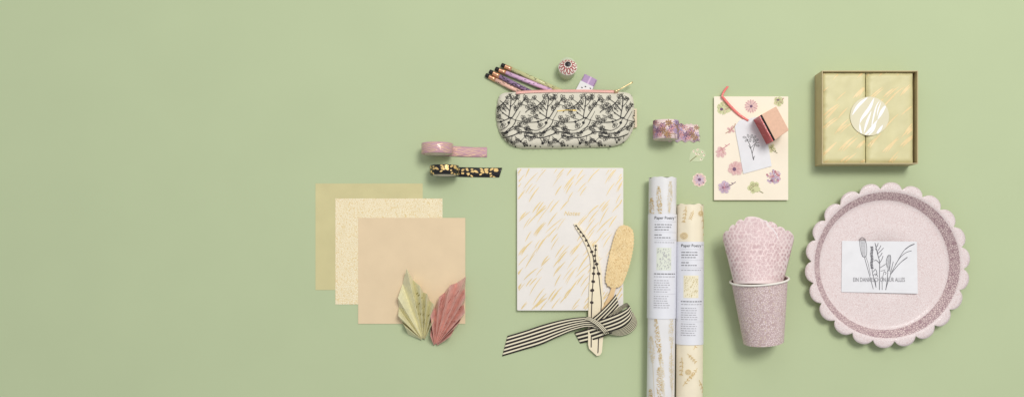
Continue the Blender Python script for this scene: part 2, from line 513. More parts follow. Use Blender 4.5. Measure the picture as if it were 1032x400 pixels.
buds = [(539.2, 99.6, -2.4), (548.6, 98.6, -1), (551.5, 94.6, -1.6), (558.9, 95.4, -1.4), (566.4, 99.2, -.8), (533, 108.6, -2), (536.5, 106.5, -1.2), (541.5, 108.5, 2.6),
        (556.5, 108.5, .4), (541, 116.3, 2.4), (545, 109, -1), (564.6, 119.8, -1), (566.2, 122.6, .4), (557.4, 130, -.6), (568.4, 129.5, -.4), (548.6, 141, 1), (553.6, 143.8, .8),
        (558, 141, .9), (538.4, 136.5, .5), (543.6, 125.6, .8), (571, 133.3, -.5), (567, 138, -.6), (554.6, 100, -.8), (549, 104.5, -2.2), (560.5, 105, -.2), (534, 121.5, -1.8), (560, 133, -.4), (534.5, 138.6, .9), (530.5, 131, -1.2), (545, 136.4, -1), (538.5, 112.6, -2.6), (559.5, 99.5, -2), (531.8, 102.8, -1.4), (561.6, 126.4, -1.4), (565.6, 144.4, .2)]
dots = [(544.8, 104, .8), (565.8, 101, .9), (544.4, 113.9, .9), (542.4, 122.7, 1.3), (550.4, 123.7, 1.5), (548.6, 133.2, 1.6), (553, 119, 1), (547, 144.4, 1.5), (562.3, 142.5, 1.2),
        (552.8, 143.4, 1.1), (535, 109.8, .8), (551.9, 107, .8), (564.2, 122.5, .8), (569.5, 134, 1), (539.6, 147.6, 1), (534.5, 146.8, .9), (557, 147.9, .8), (544.5, 148, .7), (569, 146.8, 1.1), (566.3, 147.4, .9)]
clip = lambda x, y: inside(x, y, OUT) and y > 94.2
rnd = random.Random(21)
for k in range(-2, 3):
    ox = 37.6*k
    for P, w in tile:
        b.stroke([(x+ox, y) for x, y in P], w*1.05, pmap, 1, step=1.0, clip=clip)
    for x, y, a in buds:
        for da in (-.9, 0, .9):
            L = rnd.uniform(1.7, 2.4)
            b.loop(x+ox+1.6*math.cos(a+da), y+1.6*math.sin(a+da), L, 1.25, a+da, .4, pmap, 1, n=9, clip=clip)
        b.stroke([(x+ox, y), (x+ox-2*math.cos(a), y-2*math.sin(a))], .5, pmap, 1, clip=clip)
    for x, y, r in dots:
        b.blob(x+ox, y, r, r*.9, .3, pmap, 1, n=8, clip=clip)
b.stroke([(561.5, 112), (571, 111.2), (581, 111.4)], .7, pmap, 2)   # small gold line of lettering
b.build('case_body', [canvas, M['ink'], mat('gold_letters', (218, 186, 92), .3, metal=.4)], pc)
zipm = mat('coral_zip', (244, 192, 180), .75, grain=.3, gscale=1200)
b = MB(); top = [(520, 93.6), (530, 92.6), (560, 91.7), (590, 91.7), (623, 92.4)]
rows = []
T = crom(top, 4)
for off, dz in ((1.6, .5), (.9, .75), (0, .5), (-.8, -.6), (-1.1, -3)):
    rows.append([(*dp(x, y+off, pz(x, y+2)+dz), pz(x, y+2)+dz) for x, y in T])
b.grid(rows, 0, True)
for i in range(int((622-522)/1.3)):
    x = 522+i*1.3; y = 93.6-1.3*min(1, (x-522)/14)
    z = pz(x, y+2)
    b.blob(x, y-.6, .42, .5, 0, lambda X, Y, e, z=z: (*dp(X, Y, z), z+.7+e), 1, n=5)
zp = b.build('zip', [zipm, mat('zip_teeth', (232, 164, 154), .5)], pc, solid=.4)
b = MB()
z = pz(622, 95)+1.6
a = (*dp(622, 91.8, z), z); c = (*dp(638, 82.4, z+1.5), z-1)
b.tube(a, c, .8, mi=0, n=8, prof=[(0, .4), (.04, .9), (.12, .9), (.16, .5), (.55, .65), (.86, .85), (.97, .8), (1, .4)])
b.tube((a[0]-2.6, a[1]+.6, z-.5), (a[0]+1, a[1]-.1, z+.1), 1.6, 1.2, 0, n=10)
b.build('zip_pull', [M['brass']], pc)
b = MB()
b.slab([(637.2, 110.2), (641.6, 109.6), (642, 128.4), (637.4, 129)], 2.6, 3.2, 0)
for yy, L in ((111.3, 1.1), (113, 1.1), (114.7, 1.1), (116.4, 1.1), (120, 1), (121.6, 1), (124, 1), (125.6, 1), (127.2, .9)):
    b.stroke([(639.1, yy), (639.15, yy+L)], 1.5, flat(3.2), 1)
b.build('fabric_label', [mat('label_cloth', (226, 208, 178), .8, grain=.3), M['ink']], pc, bevel=.15)

# ------------------------------------------------------------------ pencils
def pencil(p, q, base, print_mats, decof, label, z0, z1, r=2.15):
    t = thing('pencil', p[0], p[1], label, 'pencil', 'pencils sticking out of the pencil case')
    A = Vector((*dp(p[0], p[1], z0), z0)); B = Vector((*dp(q[0], q[1], z1), z1))
    d = (B-A).normalized(); L = (B-A).length
    e = MB(); e.tube(A, A+d*4, r, prof=[(0, r*.72), (.12, r*.93), (.3, r), (1, r)], n=20)
    e.build('eraser', [mat('black_rubber', (30, 28, 30), .6)], t)
    f = MB(); f.tube(A+d*4, A+d*11.5, r, prof=[(0, r*1.04), (.1, r*1.08), (.2, r*.98), (.3, r*1.07), (.4, r*.98), (.5, r*1.07), (1, r*1.03)], n=20)
    f.build('ferrule', [mat('rose_gold_ferrule', (232, 176, 140), .3, metal=.8)], t)
    g = MB(); S0 = A+d*11.5
    up = Vector((0, 0, 1)); a_ = d.cross(up).normalized(); b_ = a_.cross(d).normalized()
    if b_.z < 0: b_ = -b_
    g.tube(S0, B, r, n=20)
    LL = (B-S0).length
    def f2(s, th, ee=0):
        v = S0+d*s+(a_*math.sin(th)+b_*math.cos(th))*(r+ee*.5); return tuple(v)
    decof(g, f2, LL)
    g.build('barrel', [base]+print_mats, t)
    return t
def pd_sprig(seed, dens, mi=1):
    gap = {1: 3.2, 2: 2.6, 3: 1.9}[dens]; dens = max(1, dens-1)
    def f(g, m, L):
        rnd = random.Random(seed)
        s = 1
        while s < L-1:
            for _ in range(dens):
                th = rnd.uniform(-1.5, 1.5); x = s+rnd.uniform(-1, 1); a = rnd.uniform(-.8, .8)
                g.stroke([(x, th*2), (x+1.3*math.cos(a), th*2+1.3*math.sin(a)), (x+2.4*math.cos(a+.5), th*2+2.4*math.sin(a+.5))], .45,
                         lambda X, Y, e: m(min(X, L-.1), Y/2, e), mi, step=.8)
                g.blob(x, th*2, .65, .5, a, lambda X, Y, e: m(min(X, L-.1), Y/2, e), mi, n=6)
            s += gap
    return f
bl_ink = mat('pencil_black_ink', (42, 38, 46), .5)
pencil((489.4, 75.6), (527, 94.6), mat('peach_paint', (238, 192, 172), .4, coat=.3), [bl_ink], pd_sprig(1, 1), 'peach pencil with black eraser, lowest of the pencils in the case', 2.4, 4.5)
pencil((493.2, 72), (537, 94), mat('dark_lilac_paint', (150, 120, 156), .4, coat=.3), [bl_ink], pd_sprig(2, 3), 'dark lilac pencil covered in black print, between the peach and the pale lilac one', 4.2, 5.2)
pencil((499.2, 69.3), (556, 91.8), mat('pale_lilac_paint', (226, 186, 216), .4, coat=.3), [mat('lilac_print', (120, 92, 126), .5)], pd_sprig(3, 1), 'pale lilac pink pencil lying under the olive one', 2.6, 4.5)
pencil((505.2, 65.5), (566, 92.2), mat('olive_paint', (204, 202, 150), .4, coat=.3), [mat('olive_print', (96, 92, 70), .5)], pd_sprig(4, 2), 'olive green pencil with dark specks, uppermost of the pencils', 2.4, 4.8)

# ------------------------------------------------------------------ sharpener
sx, sy = dp(571.0, 73.2, 0)
t = thing('pencil_sharpener', sx, sy, 'round pale green sharpener pot with a flower printed on its domed lid', 'sharpener')
n = 48; lean = .27
b = MB()
b.grid([[(sx+.05*z+r*math.cos(2*PI*j/n), sy-lean*z-r*math.sin(2*PI*j/n), z) for j in range(n)] for r, z in ((.1, .1), (7.8, .1), (8.3, .7), (8.7, 13), (8.4, 14), (.1, 14))], 0, True, closed=True)
b.build('pot', [mat('pale_green_card', (206, 214, 184), .5, var=.02)], t)
b = MB()
lx, ly0 = dp(572.2, 68.0, 14)
def lid(a, r, e=0):
    k = r/9.4
    z = 14+5.5*(1-k**1.9)+e
    return (lx+.2*(1-k)+r*math.cos(a), ly0-2.9*(1-k)-r*math.sin(a)*.88, z-(r*math.sin(a)*.12))
rows = [[(lx+9.1*math.cos(2*PI*j/n), ly0-8.0*math.sin(2*PI*j/n), 12.4-1.1*math.sin(2*PI*j/n)) for j in range(n)]]
rows += [[lid(2*PI*j/n, r) for j in range(n)] for r in (9.4, 9.0, 8, 7, 6, 5, 4, 3, 2, 1, .01)]
b.grid(rows, 0, True, closed=True)
def lmap(x, y, e): return lid(math.atan2(y, x), math.hypot(x, y), e)
for k in range(12):
    a = 2*PI*k/12+.1; c, s_ = math.cos(a), math.sin(a)
    b.loop(6.3*c, 6.3*s_, 2.2, 1.25, a, .72, lmap, 1, n=12)
    b.stroke([(3.1*c, 3.1*s_), (5*c, 5*s_)], .3, lmap, 1)
    b.blob(8.75*math.cos(a+.17), 8.75*math.sin(a+.17), .4, .55, a, lmap, 1, n=6)
b.blob(0, 0, 3.0, 3.0, 0, lmap, 3, n=24)
b.build('lid', [mat('lid_cream', (244, 236, 224), .45), mat('lid_red', (172, 64, 66), .5), mat('lid_pink', (232, 186, 180), .5), mat('lid_black', (34, 30, 34), .4)], t)

# ------------------------------------------------------------------ eraser in its sleeve
t = thing('eraser', 591, 83, 'lilac block eraser in a white sleeve behind the zip', 'eraser')
b = MB()
Q = [(589.6, 74.6), (601.2, 80.2), (597.2, 88.6), (585.4, 82.4)]
b.slab(Q, .4, 5.6, 0)
b.stroke([((Q[0][0]*.47+Q[1][0]*.53), (Q[0][1]*.47+Q[1][1]*.53)+.1), ((Q[3][0]*.47+Q[2][0]*.53), (Q[3][1]*.47+Q[2][1]*.53)-.1)], 1.7, flat(5.6), 1)  # paler stripe across the middle of the top
b.build('rubber', [mat('lilac_rubber', (178, 148, 186), .55, var=.06, vscale=300), mat('pale_lilac_stripe', (214, 180, 214), .5)], t, bevel=.7)
b = MB()
b.slab([(585.2, 81.2), (598.2, 87.6), (594.6, 96), (580.4, 90.4)], .15, 6.3, 0)
for x, y, a in ((586.5, 88.5, .4), (595, 89.3, .5), (590, 87.5, .3)):
    b.blob(x, y, 1.0, .6, a, flat(6.3), 1, n=6)
b.build('sleeve', [mat('white_sleeve', (228, 226, 226), .55), M['ink']], t, bevel=.25)

# ------------------------------------------------------------------ notebook
def rrect(x0, y0, x1, y1, r, n=4):
    P = []
    for cx, cy, a0 in ((x1-r, y0+r, -90), (x1-r, y1-r, 0), (x0+r, y1-r, 90), (x0+r, y0+r, 180)):
        for k in range(n+1):
            a = math.radians(a0+90*k/n); P.append((cx+r*math.cos(a), cy+r*math.sin(a)))
    return P
t = thing('notebook', 574.5, 241, 'white notebook covered in slanting gold grass strokes', 'notebook')
NZ = 5.2
b = MB(); b.slab(rrect(521.2, 169.4, 628.2, 312.6, 1.2), NZ-.7, NZ, 0)
rnd = random.Random(5)
cm = flat(NZ)
def nclip(x, y): return 522 < x < 627.6 and 170.2 < y < 311.8
def grass(b, x, y, L, deg, w, mapf, mi, clip, rnd, bend=.12):
    a = math.radians(deg); P = []
    for i in range(7):
        s = i/6
        P.append((x+L*s*math.cos(a)+bend*L*s*s*math.cos(a-1.2)*1.0, y-L*s*math.sin(a)+bend*L*s*s*.6))
    b.stroke(P, w, mapf, mi, 'both', step=1.5, clip=clip)
motif = []
for _ in range(24):
    motif.append((rnd.uniform(0, 52), rnd.uniform(0, 46), rnd.uniform(13, 24), rnd.choice([54, 58, 62, 66, 52, 18 if rnd.random() < .35 else 56]), rnd.choice([1, 1, 1, 2])))
for gy in range(-1, 5):
    for gx in range(-1, 3):
        for (mx, my, L, dg, k) in motif:
            x = 521+gx*52+mx+(gy % 2)*22; y = 178+gy*46+my
            if 566 < x < 590 and 205 < y < 226: continue
            for q in range(k):
                grass(b, x+q*3.0+rnd.uniform(-.6, .6), y+q*1.5+rnd.uniform(-2, 2), L*rnd.uniform(.7, 1.1) if dg > 20 else 9, dg+rnd.uniform(-5, 5), rnd.uniform(.55, 1.25), cm, 1, nclip, rnd)
b.text('Notes', 568.5, 217, 4.4, cm, 1, width=15.5, shear=.3)
b.build('cover', [mat('notebook_cover', (238, 232, 226), .75, grain=.45, gscale=1300, var=.02), mat('cover_gold', (232, 206, 148), .4, metal=.15, var=.06)], t, bevel=.2)
b = MB(); b.slab(rrect(522, 170.2, 627.4, 311.8, .6), .8, NZ-.72, 0); b.build('pages', [mat('page_edges', (236, 228, 204), .8, grain=.4, gscale=2500)], t)
b = MB(); b.slab(rrect(521.0, 169.2, 628.0, 312.4, 1.2), .05, .78, 0); b.build('cover', [mat('back_cover', (230, 222, 210), .75)], t, bevel=.2)

# ------------------------------------------------------------------ die-cut lavender and cattail
def tiltz(x, y): return 0 if y < 314 else -(y-314)*.075
lav = thing('wooden_lavender', 599, 300, 'cream cut-out of a lavender stem with dark beads, slipped through the ribbon', 'ornament', z=0)
LP = [(578.2, 225.6), (581, 224.6), (586.5, 230.6), (592.5, 238.8), (598.3, 250.5), (598.6, 246), (600.4, 244.6), (602.4, 246), (602.6, 256), (604, 264), (606, 272), (606.6, 278), (607.4, 290), (608.6, 308),
      (608.4, 335), (606.8, 355), (604.8, 358), (601.8, 358.8), (593.8, 351.4), (592.8, 347), (592.8, 322), (593.2, 302), (594, 285), (595.4, 268), (594.6, 259), (591, 248.5), (586.4, 239.4), (581, 231)]
b = MB(); b.slab(LP, NZ+.3, NZ+1.9, 0, zf=tiltz)
lm = lambda x, y, e: (*dp(x, y, NZ+1.9), NZ+1.9+tiltz(x, y)+e)
l1 = [(580.4, 227), (584, 231.6), (590.4, 240.6), (596.2, 253.3), (598.6, 266), (597.7, 283), (596.6, 300), (596, 320), (595.8, 349)]
l2 = [(600.4, 247.6), (599.8, 258), (601.2, 266), (603.2, 275.6), (604.8, 290), (606, 307), (603.8, 330), (602.6, 356)]
b.stroke(l1, .95, lm, 1); b.stroke(l2, .85, lm, 1)
b.stroke([(596.1, 322), (595.9, 350)], 1.1, lm, 1); b.stroke([(604, 322), (602.8, 355)], 1.1, lm, 1)
for x, y, r in [(580.6, 227.4, 1), (582.8, 230.6, 1.1), (585.2, 233.9, 1.2), (588, 237.6, 1.3), (590.8, 242.2, 1.4), (593, 247.3, 1.3), (596.4, 253.6, 1.6), (600.3, 247.6, 1.1), (600.2, 251.6, 1.2), (599.4, 257.6, 1.4),
                (599.4, 262.9, 1.6), (601.3, 266, 1.7), (598.7, 269.8, 1.5), (603.3, 275.6, 1.8), (598.2, 275.6, 1.6), (597.8, 283.5, 1.8), (596.8, 292.4, 1.9), (596.4, 304.6, 1.7)]:
    b.blob(x, y, r*1.15, r*.9, rnd.uniform(-.3, .3), lm, 1, n=8)
b.build('stem', [mat('cut_wood', (244, 230, 200), .65, grain=.3), mat('burnt_line', (62, 52, 48), .7)], lav)
cat = thing('wooden_cattail', 620, 280, 'tan speckled cut-out of a fluffy grass head leaning over the notebook corner', 'ornament')
CP = crom([(627.4, 226.8), (633.8, 228.2), (638.3, 234), (638.6, 247), (635.4, 264), (630.2, 280), (625.2, 288.4), (615.7, 289.5), (610.6, 284), (611.3, 272.4), (614.6, 255.4), (619.2, 238), (623, 229.6)], 1.6, closed=True)
CPf = []
for i, (x, y) in enumerate(CP):
    k = 1+(.036 if i % 2 else -.03)
    CPf.append((624.5+(x-624.5)*k*1.0, 258+(y-258)*(1+(.008 if i % 2 else -.008))))
cmz = NZ+2.2
b = MB(); b.slab(CPf, cmz, cmz+1.5, 0)
hm = flat(cmz+1.5)
for _ in range(900):
    x = rnd.uniform(609, 640); y = rnd.uniform(226, 291)
    if inside(x, y, [(624.5+(p[0]-624.5)*.9, 258+(p[1]-258)*.96) for p in CP]):
        a = rnd.choice([-1, 1])*rnd.uniform(.3, .9)+PI/2
        b.stroke([(x, y), (x+1.5*math.cos(a), y-1.5*math.sin(a))], .42, hm, rnd.choice([1, 2, 2]), raw=True)
b.build('grass_head', [mat('tan_card', (236, 208, 156), .7, grain=.6, gscale=800, var=.05), mat('tan_dark', (216, 182, 124), .5), mat('tan_light', (252, 232, 186), .35)], cat, bevel=.2)
b = MB(); b.slab([(621.8, 286), (618, 300), (611, 312), (604.2, 323), (600.8, 321.5), (608, 309), (613.8, 297), (617.6, 286)], cmz-.1, cmz+1.2, 0, zf=tiltz)
b.build('stalk', [mat('stalk_card', (232, 198, 150), .7, grain=.3)], cat, bevel=.15)

# ------------------------------------------------------------------ striped ribbon
rb = thing('striped_ribbon', 600, 328, 'black and cream striped ribbon tied in a bow round the cut-out stems', 'ribbon')
rd = mat('ribbon_dark', (42, 34, 34), .6, grain=.3, gscale=1500, sheen=.1); rc = mat('ribbon_cream', (246, 236, 206), .6, grain=.3, gscale=1500, sheen=.1)
def strip(name, A, B, lanes=11, n=44, edge=1.1, crown=0.0, dk=1.45):
    """A,B = the two edges (x, y, z) as seen; equal numbers of points"""
    b = MB(); PA = crn(A, n); PB = crn(B, n)
    w = [edge if i in (0, lanes-1) else (dk if i % 2 == 0 else 1) for i in range(lanes)]
    tot = sum(w); c = [0]
    for v in w: c.append(c[-1]+v/tot)
    rows = []
    for t_ in c:
        r = []
        for a, q in zip(PA, PB):
            x, y, z = (a[j]*(1-t_)+q[j]*t_ for j in range(3))
            z += crown*4*t_*(1-t_)
            d = dp(x, y, z); r.append((d[0], d[1], z))
        rows.append(r)
    b.grid(rows[::-1], 0, True, mfun=lambda i, j: (i % 2))
    o = b.build(name, [rd, rc], rb, solid=.22)
    return o
# long left tail
strip('ribbon_tail', [(511.4, 338.2, 1), (530, 332.6, 2.5), (548, 326.6, 4.5), (566, 322, 6), (582, 319.6, 8.5), (595, 319.6, 11.5), (604, 325, 13)],
      [(506, 358.8, .6), (526, 352.8, 1.2), (545, 347, 2.4), (562, 339.4, 4), (578, 332.8, 6.5), (594, 329.4, 9.5), (608.5, 333.4, 11.5)], n=60)
# short tail under it
strip('ribbon_tail', [(579, 334.6, 2.2), (590, 331.6, 5), (602, 328, 8.6), (612, 324, 10)],
      [(584.8, 345.8, 1), (595, 343.2, 4), (606, 339.6, 8), (617, 335.4, 9.6)], lanes=7, n=30)
# short tail pointing up over the notebook
strip('ribbon_tail', [(596, 321, 10), (604, 314.4, 10.5), (613, 305.5, 11.5), (620.8, 296.2, 12.5)],
      [(603, 334, 8), (610.5, 325, 9), (618, 317, 10), (624.4, 310.2, 11)], lanes=9, n=30)
# back of the loop: inner side seen at the top
strip('bow_loop', [(612, 318, 12.2), (620, 312.5, 14), (627, 307.2, 15.6), (631.6, 305.2, 17), (634.6, 308.2, 19)],
      [(616, 321, 11.8), (622, 316, 12.2), (628, 311, 12.8), (632, 309.6, 14), (635.8, 312, 16)], lanes=9, n=30)
# front of the loop: broad band sweeping to the right
strip('bow_loop', [(600.6, 323.4, 13.6), (612, 319.4, 16.5), (624, 314.6, 18.6), (631.4, 310.6, 19.6), (634.6, 307.8, 19.4)],
      [(609.6, 335.2, 12.6), (618, 333.2, 14), (628, 329, 15.4), (635.2, 322.6, 16.2), (637.6, 316.4, 16)], lanes=9, n=50)
# outer turn of the loop, stripes bunched together
strip('bow_loop', [(637.2, 314.2, 16.4), (636.4, 320.8, 15.4), (631, 327.4, 13.8), (622, 331.8, 12), (611, 333.6, 11.4)],
      [(638.2, 314.8, 14.6), (642.2, 325.4, 6.5), (636.6, 334.2, 4), (625.6, 338, 4), (613, 336.2, 7)], lanes=13, n=50, edge=.5, dk=1.0)
# knot wrapped round the stems
strip('knot', [(591.6, 319, 11.4), (598, 320.8, 14.4), (605.6, 325.4, 16), (611.6, 332, 14.6), (614.4, 335.6, 11)],
      [(589, 321.6, 10.4), (595, 323.6, 13.4), (602, 328.4, 15), (607, 333.6, 13.8), (609.4, 337, 10)], lanes=7, n=30, edge=.5, dk=.8)

# ------------------------------------------------------------------ rolls of wrapping paper
def wrap_roll(xt, yt, xb, yb, r, label, paper, decof, band, seed):
    """centre line from (xt,yt) to (xb,yb) as seen at axis height"""
    t = thing('wrapping_roll', xt, yt, label, 'wrapping paper roll', 'two rolls of wrapping paper side by side')
    A = Vector((*dp(xt, yt, r), r)); B = Vector((*dp(xb, yb, r), r))
    d = (B-A).normalized(); L = (B-A).length
    a_ = Vector((d.y*-1, d.x, 0)).normalized()
    if a_.x < 0: a_ = -a_
    def surf(dx, s, e=0, R=r):
        k = max(-1, min(1, dx/r)); th = math.asin(k)
        c = A+d*s
        return (c.x+a_.x*(R+e)*math.sin(th), c.y+a_.y*(R+e)*math.sin(th), c.z+(R+e)*math.cos(th))
    b = MB(); n = 64; rows = []
    ns = 60
    for i in range(ns+1):
        s = L*i/ns; row = []
        for j in range(n):
            th = 2*PI*j/n
            so = s
            if i == 0: so = 1.0*math.sin(th*5+seed)*.5+.4*math.sin(th*9)
            rr = r-.25+.12*math.sin(th*7+s*.02+seed)
            c = A+d*so
            row.append((c.x+a_.x*rr*math.sin(th), c.y+a_.y*rr*math.sin(th), c.z+rr*math.cos(th)))
        rows.append(row)
    b.grid(rows[::-1], 0, True, closed=True)
    # spiral end inside
    rows = []
    for k, (rr, ss) in enumerate(((r-.3, .1), (r-1.6, .4), (r-1.7, 30))):
        rows.append([tuple(A+d*ss+a_*rr*math.sin(2*PI*j/n)+Vector((0, 0, 1))*rr*math.cos(2*PI*j/n)) for j in range(n)])
    b.grid(rows, 0, True, closed=True)
    decof(b, surf, L)
    b.build('paper_roll', paper, t)
    y0, y1, decol = band
    g = MB(); rows = []
    s0, s1 = (y0-yt), (y1-yt)
    for i in range(9):
        s = s0+(s1-s0)*i/8
        rows.append([tuple(A+d*s+a_*(r+.36)*math.sin(2*PI*j/n)+Vector((0, 0, 1))*(r+.36)*math.cos(2*PI*j/n)) for j in range(n)])
    g.grid(rows[::-1], 0, True, closed=True)
    decol(g, lambda x, s, e=0: surf(x, s, e*.6+.5), s0, s1)
    g.build('label_band', [mat('label_white', (232, 232, 238), .5, grain=.05, var=.01, coat=.2), M['ink'], M['softink'], M['paleink'], mat('swatch_green', (226, 230, 216), .6), mat('swatch_cream', (242, 233, 206), .6), mat('swatch_gold', (206, 190, 140), .6)], t)
    return t
def lab(xl, sw, title_w, off):
    def f(g, m, s0, s1):
        g.text('Paper Poetry', xl, s0+5.2+off, 2.9, m, 1, width=title_w)
        g.text('TM', xl+title_w+.3, s0+3.6+off, 1.0, m, 2)
        y = s0+9+off
        rnd = random.Random(sw)
        def words(y, L, mi, w):
            x = xl
            while x < xl+L-.8:
                ww = rnd.uniform(1.2, 3.4); ww = min(ww, xl+L-x)
                g.stroke([(x, y), (x+ww, y)], w, m, mi, step=.7); x += ww+.6
        rule = lambda y: g.stroke([(xl, y), (xl+21, y)], .14, m, 3, step=.7)
        rule(y-1.4)
        for k, L in enumerate((16, 15.4, 13)):
            words(y+1.5+k*2.5, L, 2, .75)
        rule(y+9)
        words(y+11.5, 6.5, 2, .75); words(y+14.2, 15.5, 2, .75)
        rule(y+16.6); words(y+18.9, 19, 3, .6)
        a, c = y+24, y+46
        g.grid([[m(xl+2+i*.5, a+(c-a)*k_, .03) for i in range(29)] for k_ in (0, .5, 1)][::-1], 4 if sw == 1 else 5, False)
        for _ in range(90):
            x = rnd.uniform(xl+2.6, xl+15); s = rnd.uniform(a+1.5, c-.5)
            g.stroke([(x, s), (x+.5, s-1.3)], .35, m, 3 if sw == 1 else 6, step=.7)
        words(y+49.5, 20, 2, .8); words(y+52.3, 20, 3, .6)
        for k in range(13):
            yy = y+56+k*2.2
            if k == 6: rule(yy); continue
            if yy < s1-1.5: words(yy, rnd.uniform(12, 15.5), 3, .6)
    return f
def cattail(b, m, x, s, L, lean, mi, mi2, rnd, L2=40):
    # fluffy seed head made of small dabs, with a thin stalk
    for _ in range(int(L*5.0)):
        t = rnd.random(); w = 3.2*math.sin(PI*(.12+.8*t))
        xx = x+lean*t+rnd.uniform(-w, w)*.8; ss = s+L*t
        if abs(xx) > 13.4: continue
        b.blob(xx, ss, .55, .32, rnd.uniform(0, 3), m, mi if rnd.random() < .7 else mi2, n=5)
    b.stroke([(x+lean, s+L), (x+lean*1.5, s+L+L2*.5), (x+lean*2.2, s+L+L2)], .35, m, mi2)
def deco_grass(b, m0, L):
    rnd = random.Random(31)
    m = lambda x, s, e=0: m0(max(-13.6, min(13.6, x)), s, e*.6)
    for x, s, l, ln, mi in ((-5.5, 9, 32, 1.5, 1), (6, 4, 30, -1, 3), (-12, 20, 20, 1, 1), (-7, 139, 42, 5, 1), (8, 136, 32, 1, 3), (-11, 156, 26, 2, 3), (-2, 172, 38, 3, 3),
                            (-4, 186, 44, 3, 1), (8.5, 172, 36, 1.5, 3), (-11, 208, 30, 1, 1), (4, 214, 30, 2, 3), (-8, 236, 20, 1, 1)):
        cattail(b, m, x, s, l, ln, mi, 2, rnd)
def deco_bot(b, m0, L):
    rnd = random.Random(44)
    m = lambda x, s, e=0: m0(max(-13.2, min(13.2, x)), s, e*.6)
    def sprig(x, s, a, n=4, l=10):
        c, q = math.cos(a), math.sin(a)
        b.stroke([(x, s), (x+c*l*.5+q, s+q*l*.5), (x+c*l, s+q*l)], .55, m, 1)
        for k in range(n):
            t = (k+1)/(n+.5); px, ps = x+c*l*t, s+q*l*t
            for sd in (-1, 1):
                b.stroke([(px, ps), (px+2.4*math.cos(a+sd*.8), ps+2.4*math.sin(a+sd*.8))], .75, m, 2, 'both', step=.7)
    for x, s, a, l in ((1, 6, 1.9, 9), (9, 2, 1.4, 30), (-6, 2, 1.7, 16), (2, 142, -.9, 12), (-4, 146, .8, 12), (6, 160, 2.2, 12), (-8, 178, -.9, 16), (8, 172, 1.2, 18), (-2, 190, .6, 10), (4, 203, -1.2, 14), (-9, 150, 1.6, 18), (10, 190, 1.7, 22), (-7, 200, 1.3, 12)):
        sprig(x, s, a, 4, l)
    for x, s, r in ((-7.5, 31, 3.2), (9, 9, 2.6), (-3, 164, 2.6)):
        b.loop(x, s, r, r*.95, 0, .5, m, 1, n=14); b.loop(x, s, r*.6, r*.55, 0, .4, m, 2, n=12); b.blob(x, s, r*.3, r*.3, 0, m, 1)
        for k in range(12):
            a = k*PI/6; b.stroke([(x+r*.6*math.cos(a), s+r*.6*math.sin(a)), (x+r*math.cos(a), s+r*math.sin(a))], .3, m, 1, raw=True)
gd = mat('roll_gold', (212, 180, 116), .45, metal=.2); gd2 = mat('roll_pale_gold', (228, 214, 184), .5); gd3 = mat('roll_lilac_grey', (214, 206, 206), .6)
wrap_roll(668.0, 179.5, 665.2, 440, 14.0, 'white wrapping paper roll with gold seed heads, the left and taller one', [mat('white_wrap', (232, 230, 230), .5, grain=.1, coat=.15), gd, gd2, gd2], deco_grass, (215.5, 318, lab(-8.6, 1, 18.6, 0)), 1)
wrap_roll(695.6, 206.4, 694.4, 440, 13.5, 'cream wrapping paper roll with ochre plants, the right and shorter one', [mat('cream_wrap', (244, 232, 206), .5, grain=.1, coat=.15), mat('ochre_print', (226, 202, 150), .5), mat('ochre_print_dark', (212, 180, 122), .5)], deco_bot, (243, 344, lab(-9.6, 2, 18.6, 0)), 2.3)

# ------------------------------------------------------------------ stickers
P = dict(pink=mat('petal_pink', (228, 192, 186), .6), rose=mat('petal_rose', (206, 138, 146), .6), lil=mat('petal_lilac', (206, 184, 202), .6), plum=mat('flower_plum', (120, 88, 116), .6),
         lime=mat('petal_lime', (212, 212, 164), .6), olive=mat('stem_olive', (134, 130, 84), .6), tan=mat('stem_tan', (188, 140, 118), .6), cream=M['cream'], ink=M['ink'])
PM = list(P.values()); PI_ = {k: i+1 for i, k in enumerate(P)}
def daisy(b, m, x, y, R, n, ca, cb, cc='plum', a0=0.0, clip=None):
    for k in range(n):
        a = a0+2*PI*k/n
        b.blob(x+R*.62*math.cos(a), y+R*.62*math.sin(a), R*.42, R*.19, a, m, PI_[ca], n=8, clip=clip)
        if k % 2: b.stroke([(x+R*.3*math.cos(a), y+R*.3*math.sin(a)), (x+R*.8*math.cos(a), y+R*.8*math.sin(a))], .3, m, PI_[cb], clip=clip)
    b.blob(x, y, R*.23, R*.23, 0, m, PI_[cc], n=9, clip=clip)
def stem(b, m, pts, c, w=.6, leaves=0, clip=None):
    b.stroke(pts, w, m, PI_[c], clip=clip)
    Q = crom(pts, 1.5)
    for k in range(leaves):
        q = Q[int((k+1)*len(Q)/(leaves+1))]
        for s in (-1, 1): b.stroke([q, (q[0]+2*s, q[1]-1.2)], .6, m, PI_[c], 'both', step=.6, clip=clip)
b = MB(); ov = [(704.8+7.0*math.cos(a)*(1+.06*math.sin(9*a)), 181.3+6.8*math.sin(a)*(1+.06*math.sin(9*a))) for a in [2*PI*k/54 for k in range(54)]]
b.slab(ov, .1, .3, 0)
fm = flat(.3)
daisy(b, fm, 704.8, 181.3, 6.4, 14, 'pink', 'lil')
daisy(b, fm, 704.8, 181.3, 5.0, 9, 'lil', 'rose', a0=.3)
for a in (-2.0, .6, 1.6): b.blob(704.8+4.8*math.cos(a), 181.3+4.8*math.sin(a), 1, .5, a, fm, PI_['plum'])
for k in range(14):
    a = k*.449+.2; b.blob(704.8+6.2*math.cos(a), 181.3+6.2*math.sin(a), .45, .3, a, fm, PI_['rose'], n=6)
b.blob(704.9, 181, 1.7, 1.6, 0, fm, PI_['plum'])
tag(b.build('flower_sticker', [M['cream']]+PM, origin=(704.8, 181.3, 0)), 'round pink and lilac daisy sticker with a dark centre', 'sticker', 'loose flower stickers on the green surface')
